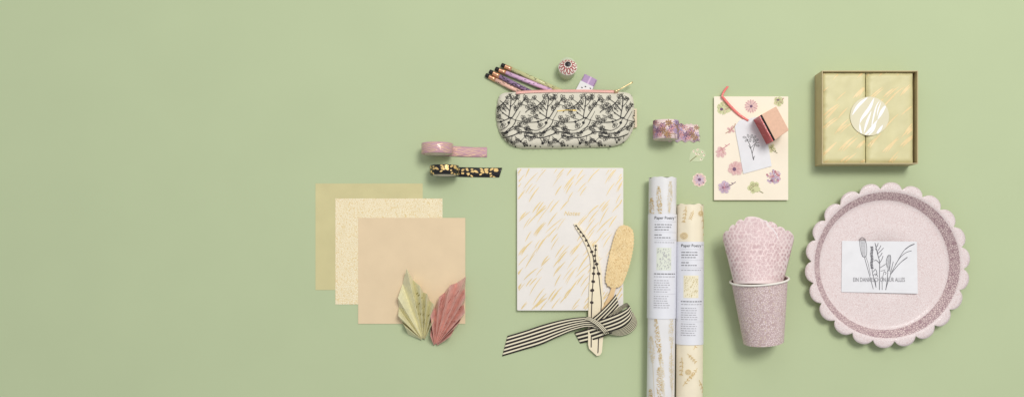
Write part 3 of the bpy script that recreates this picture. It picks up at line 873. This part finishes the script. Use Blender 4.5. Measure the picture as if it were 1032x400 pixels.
b = MB(); clear = mat('pale_sticker', (199, 208, 170), .55)
b.slab(crom([(694.5, 161.6), (696, 154), (699, 151), (704, 149.6), (710, 152), (711, 156.5), (707.5, 162.5), (703, 163), (698, 162.6), (696, 164)], 2, closed=True), .1, .25, 0)
fm = flat(.25)
b.stroke([(695.6, 162.6), (699, 159.6), (702.5, 157)], .8, fm, PI_['olive'])
for x, y in ((699, 152.6), (703, 151), (707.6, 153.4), (709.4, 156.6), (706.6, 160.6), (704.4, 155.6), (701.4, 155)):
    b.stroke([(702, 157.2), (x, y)], .4, fm, PI_['lime']); b.blob(x, y, 1.5, 1.0, x, fm, PI_['cream'], n=7); b.blob(x+.3, y-.3, .7, .45, x, fm, PI_[('olive', 'tan')[int(x) % 2]], n=6)
tag(b.build('flower_sticker', [clear]+PM, origin=(702, 157, 0)), 'pale see-through sprig sticker with cream blossoms, above the daisy sticker', 'sticker', 'loose flower stickers on the green surface')

# ------------------------------------------------------------------ cream notepad
t = thing('notepad', 757, 150, 'cream notepad scattered with small pastel flowers', 'notepad')
PZ = 3.4
b = MB(); b.slab(rrect(719.6, 97.4, 794.4, 201.6, .5), PZ-.35, PZ, 0)
pm = flat(PZ); pcl = lambda x, y: 720.2 < x < 794 and 98 < y < 201.2
def petals(x, y, R, n, c, a0=0, spread=2*PI, rr=.5):
    dk = {'lime': 'olive', 'pink': 'rose', 'lil': 'plum'}[c]
    rq = random.Random(int(x*7+y)); R *= 1.12
    for k in range(n):
        a = a0+spread*k/n+rq.uniform(-.12, .12); r_ = R*rq.uniform(.88, 1.1)
        b.blob(x+r_*.5*math.cos(a), y+r_*.5*math.sin(a), r_*.52, r_*rr*.6, a, pm, PI_[c], n=9, jit=.12, rnd=rq, clip=pcl)
    for k in range(n):
        a = a0+spread*k/n
        for da in (-.28, 0, .28):
            b.stroke([(x+R*.25*math.cos(a+da), y+R*.25*math.sin(a+da)), (x+R*rq.uniform(.6, .88)*math.cos(a+da*.8), y+R*.75*math.sin(a+da*.8))], .22, pm, PI_[dk if rq.random() < .7 else 'rose'], clip=pcl)
        if rq.random() < .6: b.blob(x+R*.92*math.cos(a+.3), y+R*.92*math.sin(a+.3), .4, .3, a, pm, PI_[dk], n=5, clip=pcl)
petals(729, 109, 6.6, 6, 'lime', .3, rr=.75); b.blob(727.2, 110.2, 1.7, 1.5, 0, pm, PI_['plum']); stem(b, pm, [(731, 111), (735, 108.5), (738, 108.8)], 'tan', .6, 2)
for k in range(9):
    a = .2+k*.7; b.blob(729+5.2*math.cos(a), 109+5.2*math.sin(a), .4, .3, 0, pm, PI_['olive'], n=5)
daisy(b, pm, 757, 107.3, 6.6, 15, 'pink', 'plum', 'plum')
for k in range(15):
    a = k*.42; b.stroke([(757+5.2*math.cos(a), 107.3+5.2*math.sin(a)), (757+6.8*math.cos(a), 107.3+6.8*math.sin(a))], .4, pm, PI_['rose'], clip=pcl)
petals(784.4, 102.6, 4.5, 5, 'lime', .2, rr=.8); b.blob(784, 101, 1.3, 1.1, 0, pm, PI_['plum']); stem(b, pm, [(788, 101), (790, 99)], 'tan', .7)
for k in range(7):
    b.stroke([(781+k*1.2, 98.6+k % 3), (782.6+k*1.1, 104.5)], .25, pm, PI_['olive'], clip=pcl)
petals(736.5, 131, 3.6, 4, 'pink', .4, rr=.5); stem(b, pm, [(731, 134.6), (736, 131.6), (740, 128), (741, 124.6)], 'tan', .7, 2)
petals(726.5, 153.6, 5.2, 6, 'pink', .2, rr=.6); stem(b, pm, [(724.5, 153), (728.5, 149.8), (735.4, 145)], 'rose', .7, 2); stem(b, pm, [(726, 149), (728, 151), (729, 155)], 'tan', .5)
petals(741.4, 169.6, 6.6, 7, 'pink', .1, rr=.75); b.blob(740, 170.6, 2.0, 2.0, 0, pm, PI_['plum'])
for k in range(8):
    a = k*.79; b.stroke([(740+2.4*math.cos(a), 170.6+2.4*math.sin(a)), (741+6.4*math.cos(a), 169.8+6.4*math.sin(a))], .28, pm, PI_['rose'])
petals(730, 189, 5.8, 7, 'lil', .1, rr=.6); b.blob(728.6, 189, 1.2, 1, 0, pm, PI_['plum']); stem(b, pm, [(729, 190), (735, 187.4), (741.4, 183.4)], 'plum', .6, 3)
for k in range(8):
    a = k*.79; b.stroke([(730, 189), (730+4.6*math.cos(a), 189+4.6*math.sin(a))], .3, pm, PI_['rose'], clip=pcl)
petals(759.6, 189, 5.6, 5, 'lime', .6, rr=.75); b.loop(759.6, 188.6, 4.6, 3.2, -.5, .35, pm, PI_['olive']); stem(b, pm, [(761.6, 191), (765, 192.4), (769.2, 194.6)], 'olive', .8)
b.stroke([(755.6, 191.4), (762, 185.6)], .4, pm, PI_['olive']); b.stroke([(757, 187), (763, 190)], .3, pm, PI_['olive'])
rn = random.Random(4)
for k in range(64):
    a = rn.uniform(0, 6.3); R = 7*math.sqrt(rn.random()); x, y = 779.4+R*math.cos(a), 178.2+R*.95*math.sin(a)
    b.blob(x, y, 1.4, 1.0, rn.uniform(0, 3), pm, PI_[rn.choice(['lil', 'lil', 'lil', 'pink', 'rose'])], n=7)
    if k % 3 == 0: b.stroke([(x-1, y), (x+.8, y-.8)], .3, pm, PI_['plum'])
for k in range(6):
    a = -1.2+k*.5; b.stroke([(776, 182.6), (779.4+5.4*math.cos(a), 178.2+5.4*math.sin(a))], .3, pm, PI_['plum'])
petals(778, 149.4, 3.8, 4, 'lime', .3, rr=.6); stem(b, pm, [(777, 146), (778, 151), (783.4, 154.4)], 'olive', .6, 2)
b.build('top_sheet', [mat('notepad_paper', (250, 238, 218), .75, grain=.15, var=.012)]+PM, t)
b = MB(); b.slab(rrect(720, 97.8, 794, 201.2, .4), .05, PZ-.37, 0); b.build('page_block', [mat('pad_edges', (236, 222, 196), .8, grain=.4, gscale=2500)], t)

# ------------------------------------------------------------------ gift tag with its ribbon
t = thing('gift_tag', 759, 147, 'white gift tag stamped with a black flower, lying on the notepad', 'gift tag')
b = MB(); b.slab([(740.4, 127.6), (745.4, 121.2), (763, 118), (770, 121.6), (777.8, 167.4), (749.2, 175.2)], PZ+.5, PZ+.9, 0)
tm = flat(PZ+.9)
def inkp(pts, w=.4): b.stroke(pts, w*1.1, tm, 1, step=1)
inkp([(759.4, 161.4), (757.6, 153.4), (755.6, 146), (752.4, 140)], .5); inkp([(758, 155), (760, 148), (762.4, 142.4)], .45); inkp([(756.4, 149.4), (761, 145), (765, 144)], .4)
inkp([(758.4, 159.6), (760.8, 157.4)], .4); inkp([(759.4, 161.4), (760, 158)], .4); inkp([(756.4, 150), (754.6, 146.6)], .4)
for x, y, a in ((750.4, 138.6, 3.3), (754, 137.2, -1.9), (757.4, 137.4, -1.2), (760.4, 138.4, -.6), (762.6, 141.4, -.5), (763.4, 146.8, .2), (760, 142, -1.2), (756, 141.4, -1.5), (752.4, 141.6, 2.6)):
    b.loop(x, y, 1.9, 1.0, a, .3, tm, 1, n=9); b.stroke([(x-1.8*math.cos(a), y-1.8*math.sin(a)), (x+1.2*math.cos(a), y+1.2*math.sin(a))], .3, tm, 1)
b.loop(754.2, 121.9, .9, .9, 0, .4, tm, 2)
b.build('card', [M['white'], M['ink'], mat('eyelet', (210, 206, 206), .5)], t)
b = MB()
PA = crn([(734.8, 87.4, 3), (731.4, 91.8, 5.4), (729.0, 96.4, 6.2), (731, 99.4, 6), (738.6, 108, 5.6), (746, 115, 5), (754.8, 121, 4.8)], 40)
PB = crn([(731.8, 86.8, 3), (728.4, 91.4, 5.4), (726.4, 97.6, 6.6), (729, 102, 5.4), (736.4, 110.4, 5), (744, 117.4, 4.6), (753, 123, 4.6)], 40)
PB = [tuple(a*.78+c_*.22 for a, c_ in zip(p, q)) for p, q in zip(PB, PA)]
b.grid([[(*dp(*p), p[2]) for p in PB], [(*dp((p[0]+q[0])/2, (p[1]+q[1])/2, (p[2]+q[2])/2+.35), (p[2]+q[2])/2+.35) for p, q in zip(PA, PB)], [(*dp(*p), p[2]) for p in PA]], 0, True)
ob = b.build('ribbon', [mat('coral_satin', (244, 128, 122), .38, sheen=.2, coat=.2)], t, solid=.12)
ob['label'] = 'coral satin ribbon'

# ------------------------------------------------------------------ rubber stamp
hs = 29
t = thing('rubber_stamp', 776, 128, 'square wooden rubber stamp on its side with red rubber face', 'stamp')
c1, c2, c3, c4 = (767.6, 115.6), (782.4, 107.4), (795.2, 131.2), (781.2, 141.2)   # wood top seen at its height
tl, tr, br, bl = [Vector(dp(*c, hs)) for c in (c1, c2, c3, c4)]
n_ = (tl-tr).normalized()
b = MB(); b.slab([tuple(v) for v in (tl, tr, br, bl)], PZ+.2, hs, 0, image=False)
b.build('block', [mat('beech_wood', (228, 184, 156), .55, grain=.35, gscale=400, var=.05, vscale=260)], t, bevel=.5)
b = MB(); b.slab([tuple(v) for v in (tl+n_*1.6, tl+n_*.05, bl+n_*.05, bl+n_*1.6)], PZ+.3, hs-.2, 0, image=False)
b.build('foam', [mat('black_foam', (28, 26, 28), .85)], t, bevel=.2)
b = MB()
e1 = (bl-tl).normalized(); LL = (bl-tl).length
b.slab([tuple(v) for v in (tl+n_*2.9, tl+n_*1.65, bl+n_*1.65, bl+n_*2.9)], PZ+.4, hs-.6, 0, image=False)
base = tl+n_*2.95
def rf(u, z, e=0): p = base+e1*u+n_*(.1+e); return (p.x, p.y, z)
for k, (u0, z0, u1, z1) in enumerate(((3, 7, 26, 8), (4, 11, 24, 12.5), (3, 16, 25, 16.5), (6, 19.5, 22, 20), (5, 5, 12, 21), (17, 6, 20, 20))):
    b.stroke([(u0, z0), ((u0+u1)/2, (z0+z1)/2+1), (u1, z1)], 1.0, rf, 1)
b.build('rubber_face', [mat('red_rubber', (196, 66, 62), .35, coat=.2, var=.08, vscale=200), mat('red_rubber_relief', (214, 96, 90), .3, coat=.3)], t, bevel=.25)

# ------------------------------------------------------------------ gift box with tissue
t = thing('gift_box', 868.5, 122, 'open square kraft gold box holding tissue paper', 'box')
bx0, bx1, by0, by1, bh = 821.3, 915.6, 76.2, 167.6, 24.0
wt = .85
kraft = mat('kraft_gold_card', (200, 184, 144), .6, grain=.3, var=.04)
def boxm(b, x0, y0, x1, y1, z0, z1, mi=0): b.slab([(x0, y0), (x1, y0), (x1, y1), (x0, y1)], z0, z1, mi, image=False)
for (x0, y0, x1, y1) in ((bx0, by0, bx0+wt, by1), (bx1-wt, by0, bx1, by1), (bx0+wt+.02, by0, bx1-wt-.02, by0+wt), (bx0+wt+.02, by1-wt, bx1-wt-.02, by1)):
    b = MB(); boxm(b, x0, y0, x1, y1, .05, bh); b.build('side_panel', [kraft], t, bevel=.2)
b = MB(); boxm(b, bx0+wt, by0+wt, bx1-wt, by1-wt, .1, 1.2); b.build('base_panel', [kraft], t)
ti = thing('tissue_parcel', 866, 122, 'pale olive tissue parcel with peach brush strokes filling the box', 'tissue parcel', z=1.3)
tis = mat('olive_tissue_foil', (214, 206, 158), .45, metal=.0, grain=.25, gscale=260, var=.05, vscale=50)
tst = mat('peach_stroke', (238, 212, 160), .4)
def zt(x, y, x0, x1, y0, y1):
    d = min(x-x0, x1-x, y-y0, y1-y); t_ = min(1, max(0, d)/4)
    return 21.2-2.6*(1-t_)**2+.55*noise.noise(Vector((x*.05, y*.06, 2)))+.3*noise.noise(Vector((x*.13, y*.1, 4)))+.35*noise.noise(Vector((x*.45, y*.08, 5)))*(1-t_)-3.4*max(0, noise.noise(Vector((x*.12, y*.22, 8))))*max(0, 1-(x-x0)/7)
ix0, ix1, iy0, iy1 = bx0+wt+.5, bx1-wt-2.6, by0+wt+.3, by1-wt-.3
mid = dp(873.2, 100, 21)[0]
for (x0, x1, seed) in ((ix0, mid-.45, 1), (mid+.45, ix1, 2)):
    b = MB(); nx, ny = 30, 50; rows = []
    for j in range(ny+1):
        y = iy0+(iy1-iy0)*j/ny
        rows.append([(x0+(x1-x0)*i/nx, y, zt(x0+(x1-x0)*i/nx, y, x0-.3, x1+.3, iy0-.3, iy1+.3)) for i in range(nx+1)])
    base_ = b.grid(rows[::-1], 0, True)
    edge = [rows[0][i] for i in range(nx+1)]+[rows[j][nx] for j in range(1, ny+1)]+[rows[ny][i] for i in range(nx-1, -1, -1)]+[rows[j][0] for j in range(ny-1, 0, -1)]
    b.grid([edge, [(x, y, 1.5) for x, y, z in edge]], 0, True, closed=True)
    rn = random.Random(60+seed)
    tmf = lambda x, y, e, x0=x0, x1=x1: (x, y, zt(x, y, x0-.3, x1+.3, iy0-.3, iy1+.3)+.12+e)
    tcl = lambda x, y, x0=x0, x1=x1: x0+.4 < x < x1-.4 and iy0+.4 < y < iy1-.4
    for gy in range(6):
        for gx in range(3):
            x = x0+gx*18+rn.uniform(-4, 4)-4; y = iy0+gy*18+rn.uniform(2, 12)
            for q in range(rn.randint(1, 3)):
                grass(b, x+q*2.6, y+rn.uniform(-2, 2), rn.uniform(12, 22), rn.uniform(44, 60), rn.uniform(1.0, 2.3), tmf, 1, tcl, rn)
    b.build('tissue_fold', [tis, tst], ti)
b = MB(); c = (876.4, 117.2); R = 19.6
b.slab([(c[0]+R*math.cos(2*PI*k/64), c[1]+R*math.sin(2*PI*k/64)) for k in range(64)], 21.8, 22.3, 0)
sm = flat(22.3)
scl = lambda x, y: math.hypot(x-c[0], y-c[1]) < R-.5
sc_ = 7.28
for pts, w in (([(64, 190), (110, 120), (180, 58)], 3.0), ([(120, 250), (135, 215), (190, 140), (225, 66)], 3.6), ([(150, 320), (170, 250), (205, 160)], 2.6), ([(205, 290), (215, 230), (240, 130), (265, 85)], 1.7),
               ([(118, 250), (125, 300), (140, 335)], 2.0), ([(145, 335), (175, 320), (220, 270), (250, 225)], 3.0), ([(250, 225), (290, 150), (315, 115)], 3.4), ([(180, 340), (215, 305), (240, 260)], 2.0),
               ([(235, 340), (265, 300), (290, 262)], 2.8), ([(105, 300), (112, 318)], 1.4), ([(275, 95), (255, 150), (245, 200)], 1.4)):
    b.stroke([(850+x/sc_, 90+y/sc_) for x, y in pts], w, sm, 1, 'both', clip=scl, step=.8)
b.build('round_sticker', [mat('sticker_beige', (224, 216, 186), .45), mat('sticker_white', (246, 244, 244), .35)], ti)

# ------------------------------------------------------------------ paper cup lying on its side
t = thing('paper_cup', 767, 315, 'mauve speckled paper cup lying on its side with a white rim', 'paper cup')
cupm = mat('mauve_cup_paper', (236, 219, 218), .55, grain=.1); pattern(cupm, (198, 172, 172), 430, 'edge', .10, .2); 
pattern(cupm, (222, 204, 172), 360, 'dot', .16, .26)
r0, r1 = 27.0, 19.6
A = Vector((*dp(765.1, 282.4, r0), r0+.8)); B = Vector((*dp(769.4, 344.4, r1), r1+.3))
b = MB(); b.tube(A, B, r0, r1, 0, n=72, cap0=False, cap1=False)
b.tube(A, B, r0, n=72, cap0=False, cap1=True, prof=[(.02, r0-.5), (.97, r1-.5)])
b.build('cup_wall', [cupm], t)
b = MB(); n = 72; d = (B-A).normalized(); u = d.cross(Vector((0, 0, 1))).normalized(); v = u.cross(d).normalized()
rows = [[tuple(A-d*(.2-1.0*math.sin(2*PI*k/10))+(u*math.cos(2*PI*j/n)+v*math.sin(2*PI*j/n))*(r0+1.0+1.0*math.cos(2*PI*k/10))) for j in range(n)] for k in range(11)]
b.grid(rows, 0, True, closed=True); b.build('rim', [mat('rim_white', (246, 240, 232), .5)], t)

# scalloped treat cup pushed into it
wrapm = mat('pink_flower_paper', (238, 218, 216), .6, grain=.1)
wring = mat('mauve_ring_print', (212, 178, 182), .6)
wedge = mat('paper_cut_edge', (244, 236, 236), .6)
t2 = thing('scalloped_cup', 764, 250, 'pink flower-patterned treat cup with scalloped edge tucked into the mauve cup', 'paper cup')
XC = 764.6
def rad(y): return 24.9+(286-y)*.25 if y > 200 else 44
def conept(uu, y, top, dr=0.0):
    f = (286-y)/50
    zr = 25.4+(23-25.4)*f; zc = 28+(24.2-28)*f
    r = rad(y)-dr
    th = uu*PI/2
    z = zc+(zr-dr)*math.cos(th)*(1 if top else -1)
    x = XC+r*math.sin(th)
    q = dp(x, y, zc) if not top else dp(x, y, z)
    return (q[0], q[1], z)
def lerp_tab(tab, x):
    for (a, b1), (c_, d_) in zip(tab[:-1], tab[1:]):
        if a <= x <= c_: return b1+(d_-b1)*(x-a)/(c_-a) if c_ > a else b1
    return tab[-1][1] if x > tab[-1][0] else tab[0][1]
def arcs(cusps):
    """outline through cusps with a rounded scallop between neighbours -> table x->y"""
    T_ = []
    for (a, b1, h), (c_, d_, _) in zip(cusps[:-1], cusps[1:]):
        for k in range(10):
            s = k/10; T_.append((a+(c_-a)*s, b1+(d_-b1)*s-h*math.sqrt(max(0, 1-(2*s-1)**2))))
    T_.append(cusps[-1][:2]); return T_
fA = arcs([(-1.0, 241, 3.8), (-.80, 234, 3.8), (-.6, 228, 3.8), (-.38, 223.0, 7.2), (.25, 228.5, 2), (.46, 236, 3), (.54, 245, 0), (.56, 262, 0), (.58, 284, 0)])
fB = arcs([(.0, 228, 4), (.24, 224.6, 3), (.50, 229.4, 2.4), (.72, 233, 3.2), (1.0, 240.5, 0)])
def shell(b, u0, u1, tab, dr, top=True, m_=60, flip=False):
    cols = []
    for i in range(m_+1):
        s = u0+(u1-u0)*i/m_
        us = math.asin(max(-1, min(1, s)))/(PI/2) if top else s
        yt = lerp_tab(tab, s) if tab else 241
        cols.append([conept(us, 285.5+(yt-285.5)*k/24, top, dr) for k in range(25)])
    b.grid(cols if flip else cols[::-1], 0, True)
    return [c_[-1] for c_ in cols]
b = MB()
ea = shell(b, -1, .575, fA, 0)
shell(b, .0, 1, fB, .7)
shell(b, -1, 1, None, .35, top=False, m_=40)
# pale cut edge of the paper along the scallops
ed = [p for p in ea if True]
for P_, w in ((ea, .5),):
    rows = [[(x, y-w*.5, z+.12) for x, y, z in P_], [(x, y+w*.6, z+.12) for x, y, z in P_]]
    idx = [i for i in range(len(P_)) if i > 42 and P_[i][1] < 249]
    sub = [[r[i] for i in idx] for r in rows]
    sub = [[(x+(.35 if k == 0 else -.35), y, z+.15) for x, y, z in r] for k, r in enumerate(sub)]
    b.grid(sub, 1, True)
rq = random.Random(9)
row = 0; y = 284.5
while y > 212:
    y -= 3.15; row += 1
    for k in range(-16, 17):
        s = (k+.5*(row % 2))*3.65/rad(y)+rq.uniform(-.02, .02)
        if abs(s) > .985: continue
        yy = y+rq.uniform(-.8, .8)
        onA = s < .575 and yy > lerp_tab(fA, s)+1.2
        onB = not onA and s > 0 and yy > lerp_tab(fB, s)+1.2 and not (s < .62 and yy > lerp_tab(fA, min(s, .56))-2)
        if not (onA or onB): continue
        dr = 0 if onA else .7
        def wm(px, py, e, dr=dr):
            u_ = max(-.999, min(.999, (px-XC)/rad(py)))
            return conept(math.asin(u_)/(PI/2), py, True, dr-.05-e)
        b.loop(XC+s*rad(yy), yy, 1.12*math.sqrt(max(.05, 1-s*s)), 1.12, 0, .42, wm, 2, n=9)
        if rq.random() < .35: b.blob(XC+s*rad(yy), yy, .4, .4, 0, wm, 2, n=5)
b.build('cup_sheet', [wrapm, wedge, wring], t2)

# ------------------------------------------------------------------ scalloped plate
pcx, pcy = 893.6, 267.0
t = thing('paper_plate', *dp(pcx, pcy, 6), 'round pink paper plate with scalloped rim and a printed mauve wall with painted-in shade', 'plate')
px_, py_ = dp(pcx, pcy, 10)
plm = mat('plate_pink', (236, 225, 224), .5, grain=.1, coat=.1); pattern(plm, (220, 200, 198), 560, 'edge', .06, .16, warp=.001)
plw = mat('plate_wall_print_shade', (222, 202, 198), .45, grain=.1, coat=.1); pattern(plw, (166, 136, 142), 360, 'edge', .08, .18)  # mauve print on the wall; the darker tone also carries its shade
b = MB(); n = 22*12
def scal(th):
    k = ((th*22/(2*PI)+.18) % 1)*2-1
    return 73.6+9.4*math.sqrt(max(0, 1-(abs(k)*.985)**2.1))
prof = [(.01, 2.0), (40, 1.9), (60, 1.9), (63.5, 2.2), (65.2, 3.2), (72.6, 11.4), (74.4, 12.3)]
rows = []
for r, z in prof:
    rows.append([(px_+r*math.cos(2*PI*j/n), py_-r*math.sin(2*PI*j/n), z) for j in range(n)])
for f_, z in ((.25, 12.4), (.6, 12.3), (1, 12.0)):
    rows.append([(px_+(74.4+(scal(2*PI*j/n)*.992-74.4)*f_)*math.cos(2*PI*j/n), py_-(74.4+(scal(2*PI*j/n)*.992-74.4)*f_)*math.sin(2*PI*j/n), z) for j in range(n)])
mm = lambda i, j: 1 if i in (4,) else 0
b.grid(rows, 0, True, closed=True, mfun=mm)
b.build('plate_body', [plm, plw], t, solid=.5)

t = None
CZ = 3.0
ctl = lambda x, y: max(0, x-847)*.022
b = MB(); b.slab([(848.6, 242.6), (923.4, 243.2), (924.4, 295.6), (848.0, 294.0)], CZ-.45, CZ, 0, zf=ctl)
cmap = lambda x, y, e=0: (*dp(x, y, CZ), CZ+ctl(*dp(x, y, CZ))+e)
sc6 = 554/90
def CPt(x, y): return (840+x/sc6, 235+y/sc6)
def ck(pts, w=.5, mi=1): b.stroke([CPt(*p) for p in pts], w, cmap, mi)
# seed head at left (outlined, hatched)
ck([(160, 40), (165, 90), (178, 140), (200, 145), (205, 90), (195, 40), (175, 25), (160, 40)], .45, 1)
for i in range(16):
    y = 35+i*7; ck([(163+i*.9, y), (180, y+5), (198, y)], .35, 2 if i % 3 else 1)
ck([(190, 145), (205, 200), (222, 260), (245, 345)], .55, 2); ck([(198, 140), (214, 190), (228, 260)], .4, 2)
# lavender
for i in range(15):
    y = 85+i*9.3; x = 236+2*math.sin(i)
    q = CPt(x, y); b.blob(q[0]-.7, q[1], .95, .55, .5, cmap, 1, n=7); b.blob(q[0]+.7, q[1]+.2, .95, .5, -.5, cmap, 1, n=7)
ck([(238, 80), (238, 225), (250, 280), (262, 335)], .5, 1)
# grass ear middle
ck([(258, 70), (272, 130), (284, 180), (283, 260), (283, 350)], .6, 1)
for x0, y0, x1, y1 in ((262, 90, 275, 60), (270, 110, 292, 75), (272, 125, 308, 90), (262, 95, 255, 60), (278, 150, 300, 120), (283, 185, 305, 140), (275, 130, 258, 95), (284, 190, 262, 165), (262, 165, 248, 170)):
    ck([(x0, y0), ((x0+x1)/2+3, (y0+y1)/2), (x1, y1)], .6, 2)
ck([(283, 215), (300, 205), (322, 190)], .5, 1); ck([(290, 235), (320, 225)], .4, 2)
# second seed head
ck([(330, 210), (325, 170), (338, 135), (350, 135), (352, 165), (345, 215), (332, 240)], .45, 1)
for i in range(13):
    y = 140+i*7.5; ck([(330, y+4), (340, y), (350, y+3)], .4, 2 if i % 3 else 1)
ck([(335, 240), (330, 290), (322, 350)], .6, 2); ck([(300, 350), (300, 290), (310, 240)], .45, 2)
ck([(310, 235), (325, 245), (318, 255)], .5, 1)
# grass blades at right
ck([(320, 350), (350, 260), (390, 180), (440, 100), (498, 66)], .5, 2); ck([(440, 100), (470, 78), (498, 66)], .8, 1)
ck([(380, 195), (410, 150), (445, 120), (480, 108)], .5, 1); ck([(350, 255), (390, 205), (425, 170), (455, 148)], .6, 2); ck([(425, 170), (455, 148)], .7, 1)
ck([(350, 250), (362, 200), (368, 175)], .5, 2)
ck([(245, 240), (258, 222), (268, 250), (255, 262)], .5, 1); ck([(240, 262), (262, 250), (272, 268)], .5, 2)
ck([(258, 290), (262, 335)], .4, 2)
b.text('EIN DANKESCHÖN FÜR ALLES', 859.8, 283.6, 4.4, cmap, 3, width=51.5)
o = b.build('greeting_card', [M['white'], mat('card_ink', (84, 82, 90), .6), M['softink'], mat('card_letters', (150, 148, 152), .7)], origin=(886, 269, 0), bevel=.08)
tag(o, 'white greeting card with ink-drawn grasses and writing, lying on the plate', 'card')

# ------------------------------------------------------------------ camera, light, colour
cam = bpy.data.cameras.new('Camera'); co = bpy.data.objects.new('Camera', cam); COL.objects.link(co)
co.location = W(CX, CY, D); co.rotation_euler = (0, 0, 0)
cam.sensor_width = 36; cam.lens = 36*D/1032; cam.shift_x = (516-CX)/1032; cam.shift_y = (CY-200)/1032
cam.clip_start = .01; cam.clip_end = 50
sc.camera = co
w = bpy.data.worlds.new('World'); sc.world = w; w.use_nodes = True
bg = w.node_tree.nodes['Background']; bg.inputs['Color'].default_value = (.96, .98, 1.0, 1); bg.inputs['Strength'].default_value = .405
def area(name, loc, size, power, col, target):
    l = bpy.data.lights.new(name, 'AREA'); l.shape = 'SQUARE'; l.size = size; l.energy = power; l.color = col
    o = bpy.data.objects.new(name, l); COL.objects.link(o); o.location = loc
    o.rotation_euler = (Vector(target)-Vector(loc)).to_track_quat('-Z', 'Y').to_euler(); return o
area('softbox', (.98, 1.1, 2.9), 1.0, 65, (1, .985, .95), (.2, .3, 0))
area('added_fill_light', (-.5, 1.9, 2.4), 2.0, 10, (1, .99, .97), (0, .3, 0))  # unseen fill lamp, added to even out the brightness
sc.view_settings.view_transform = 'Standard'; sc.view_settings.look = 'None'; sc.view_settings.exposure = 0; sc.view_settings.gamma = 1
for o in sc.objects:
    if '_o' in o: del o['_o']
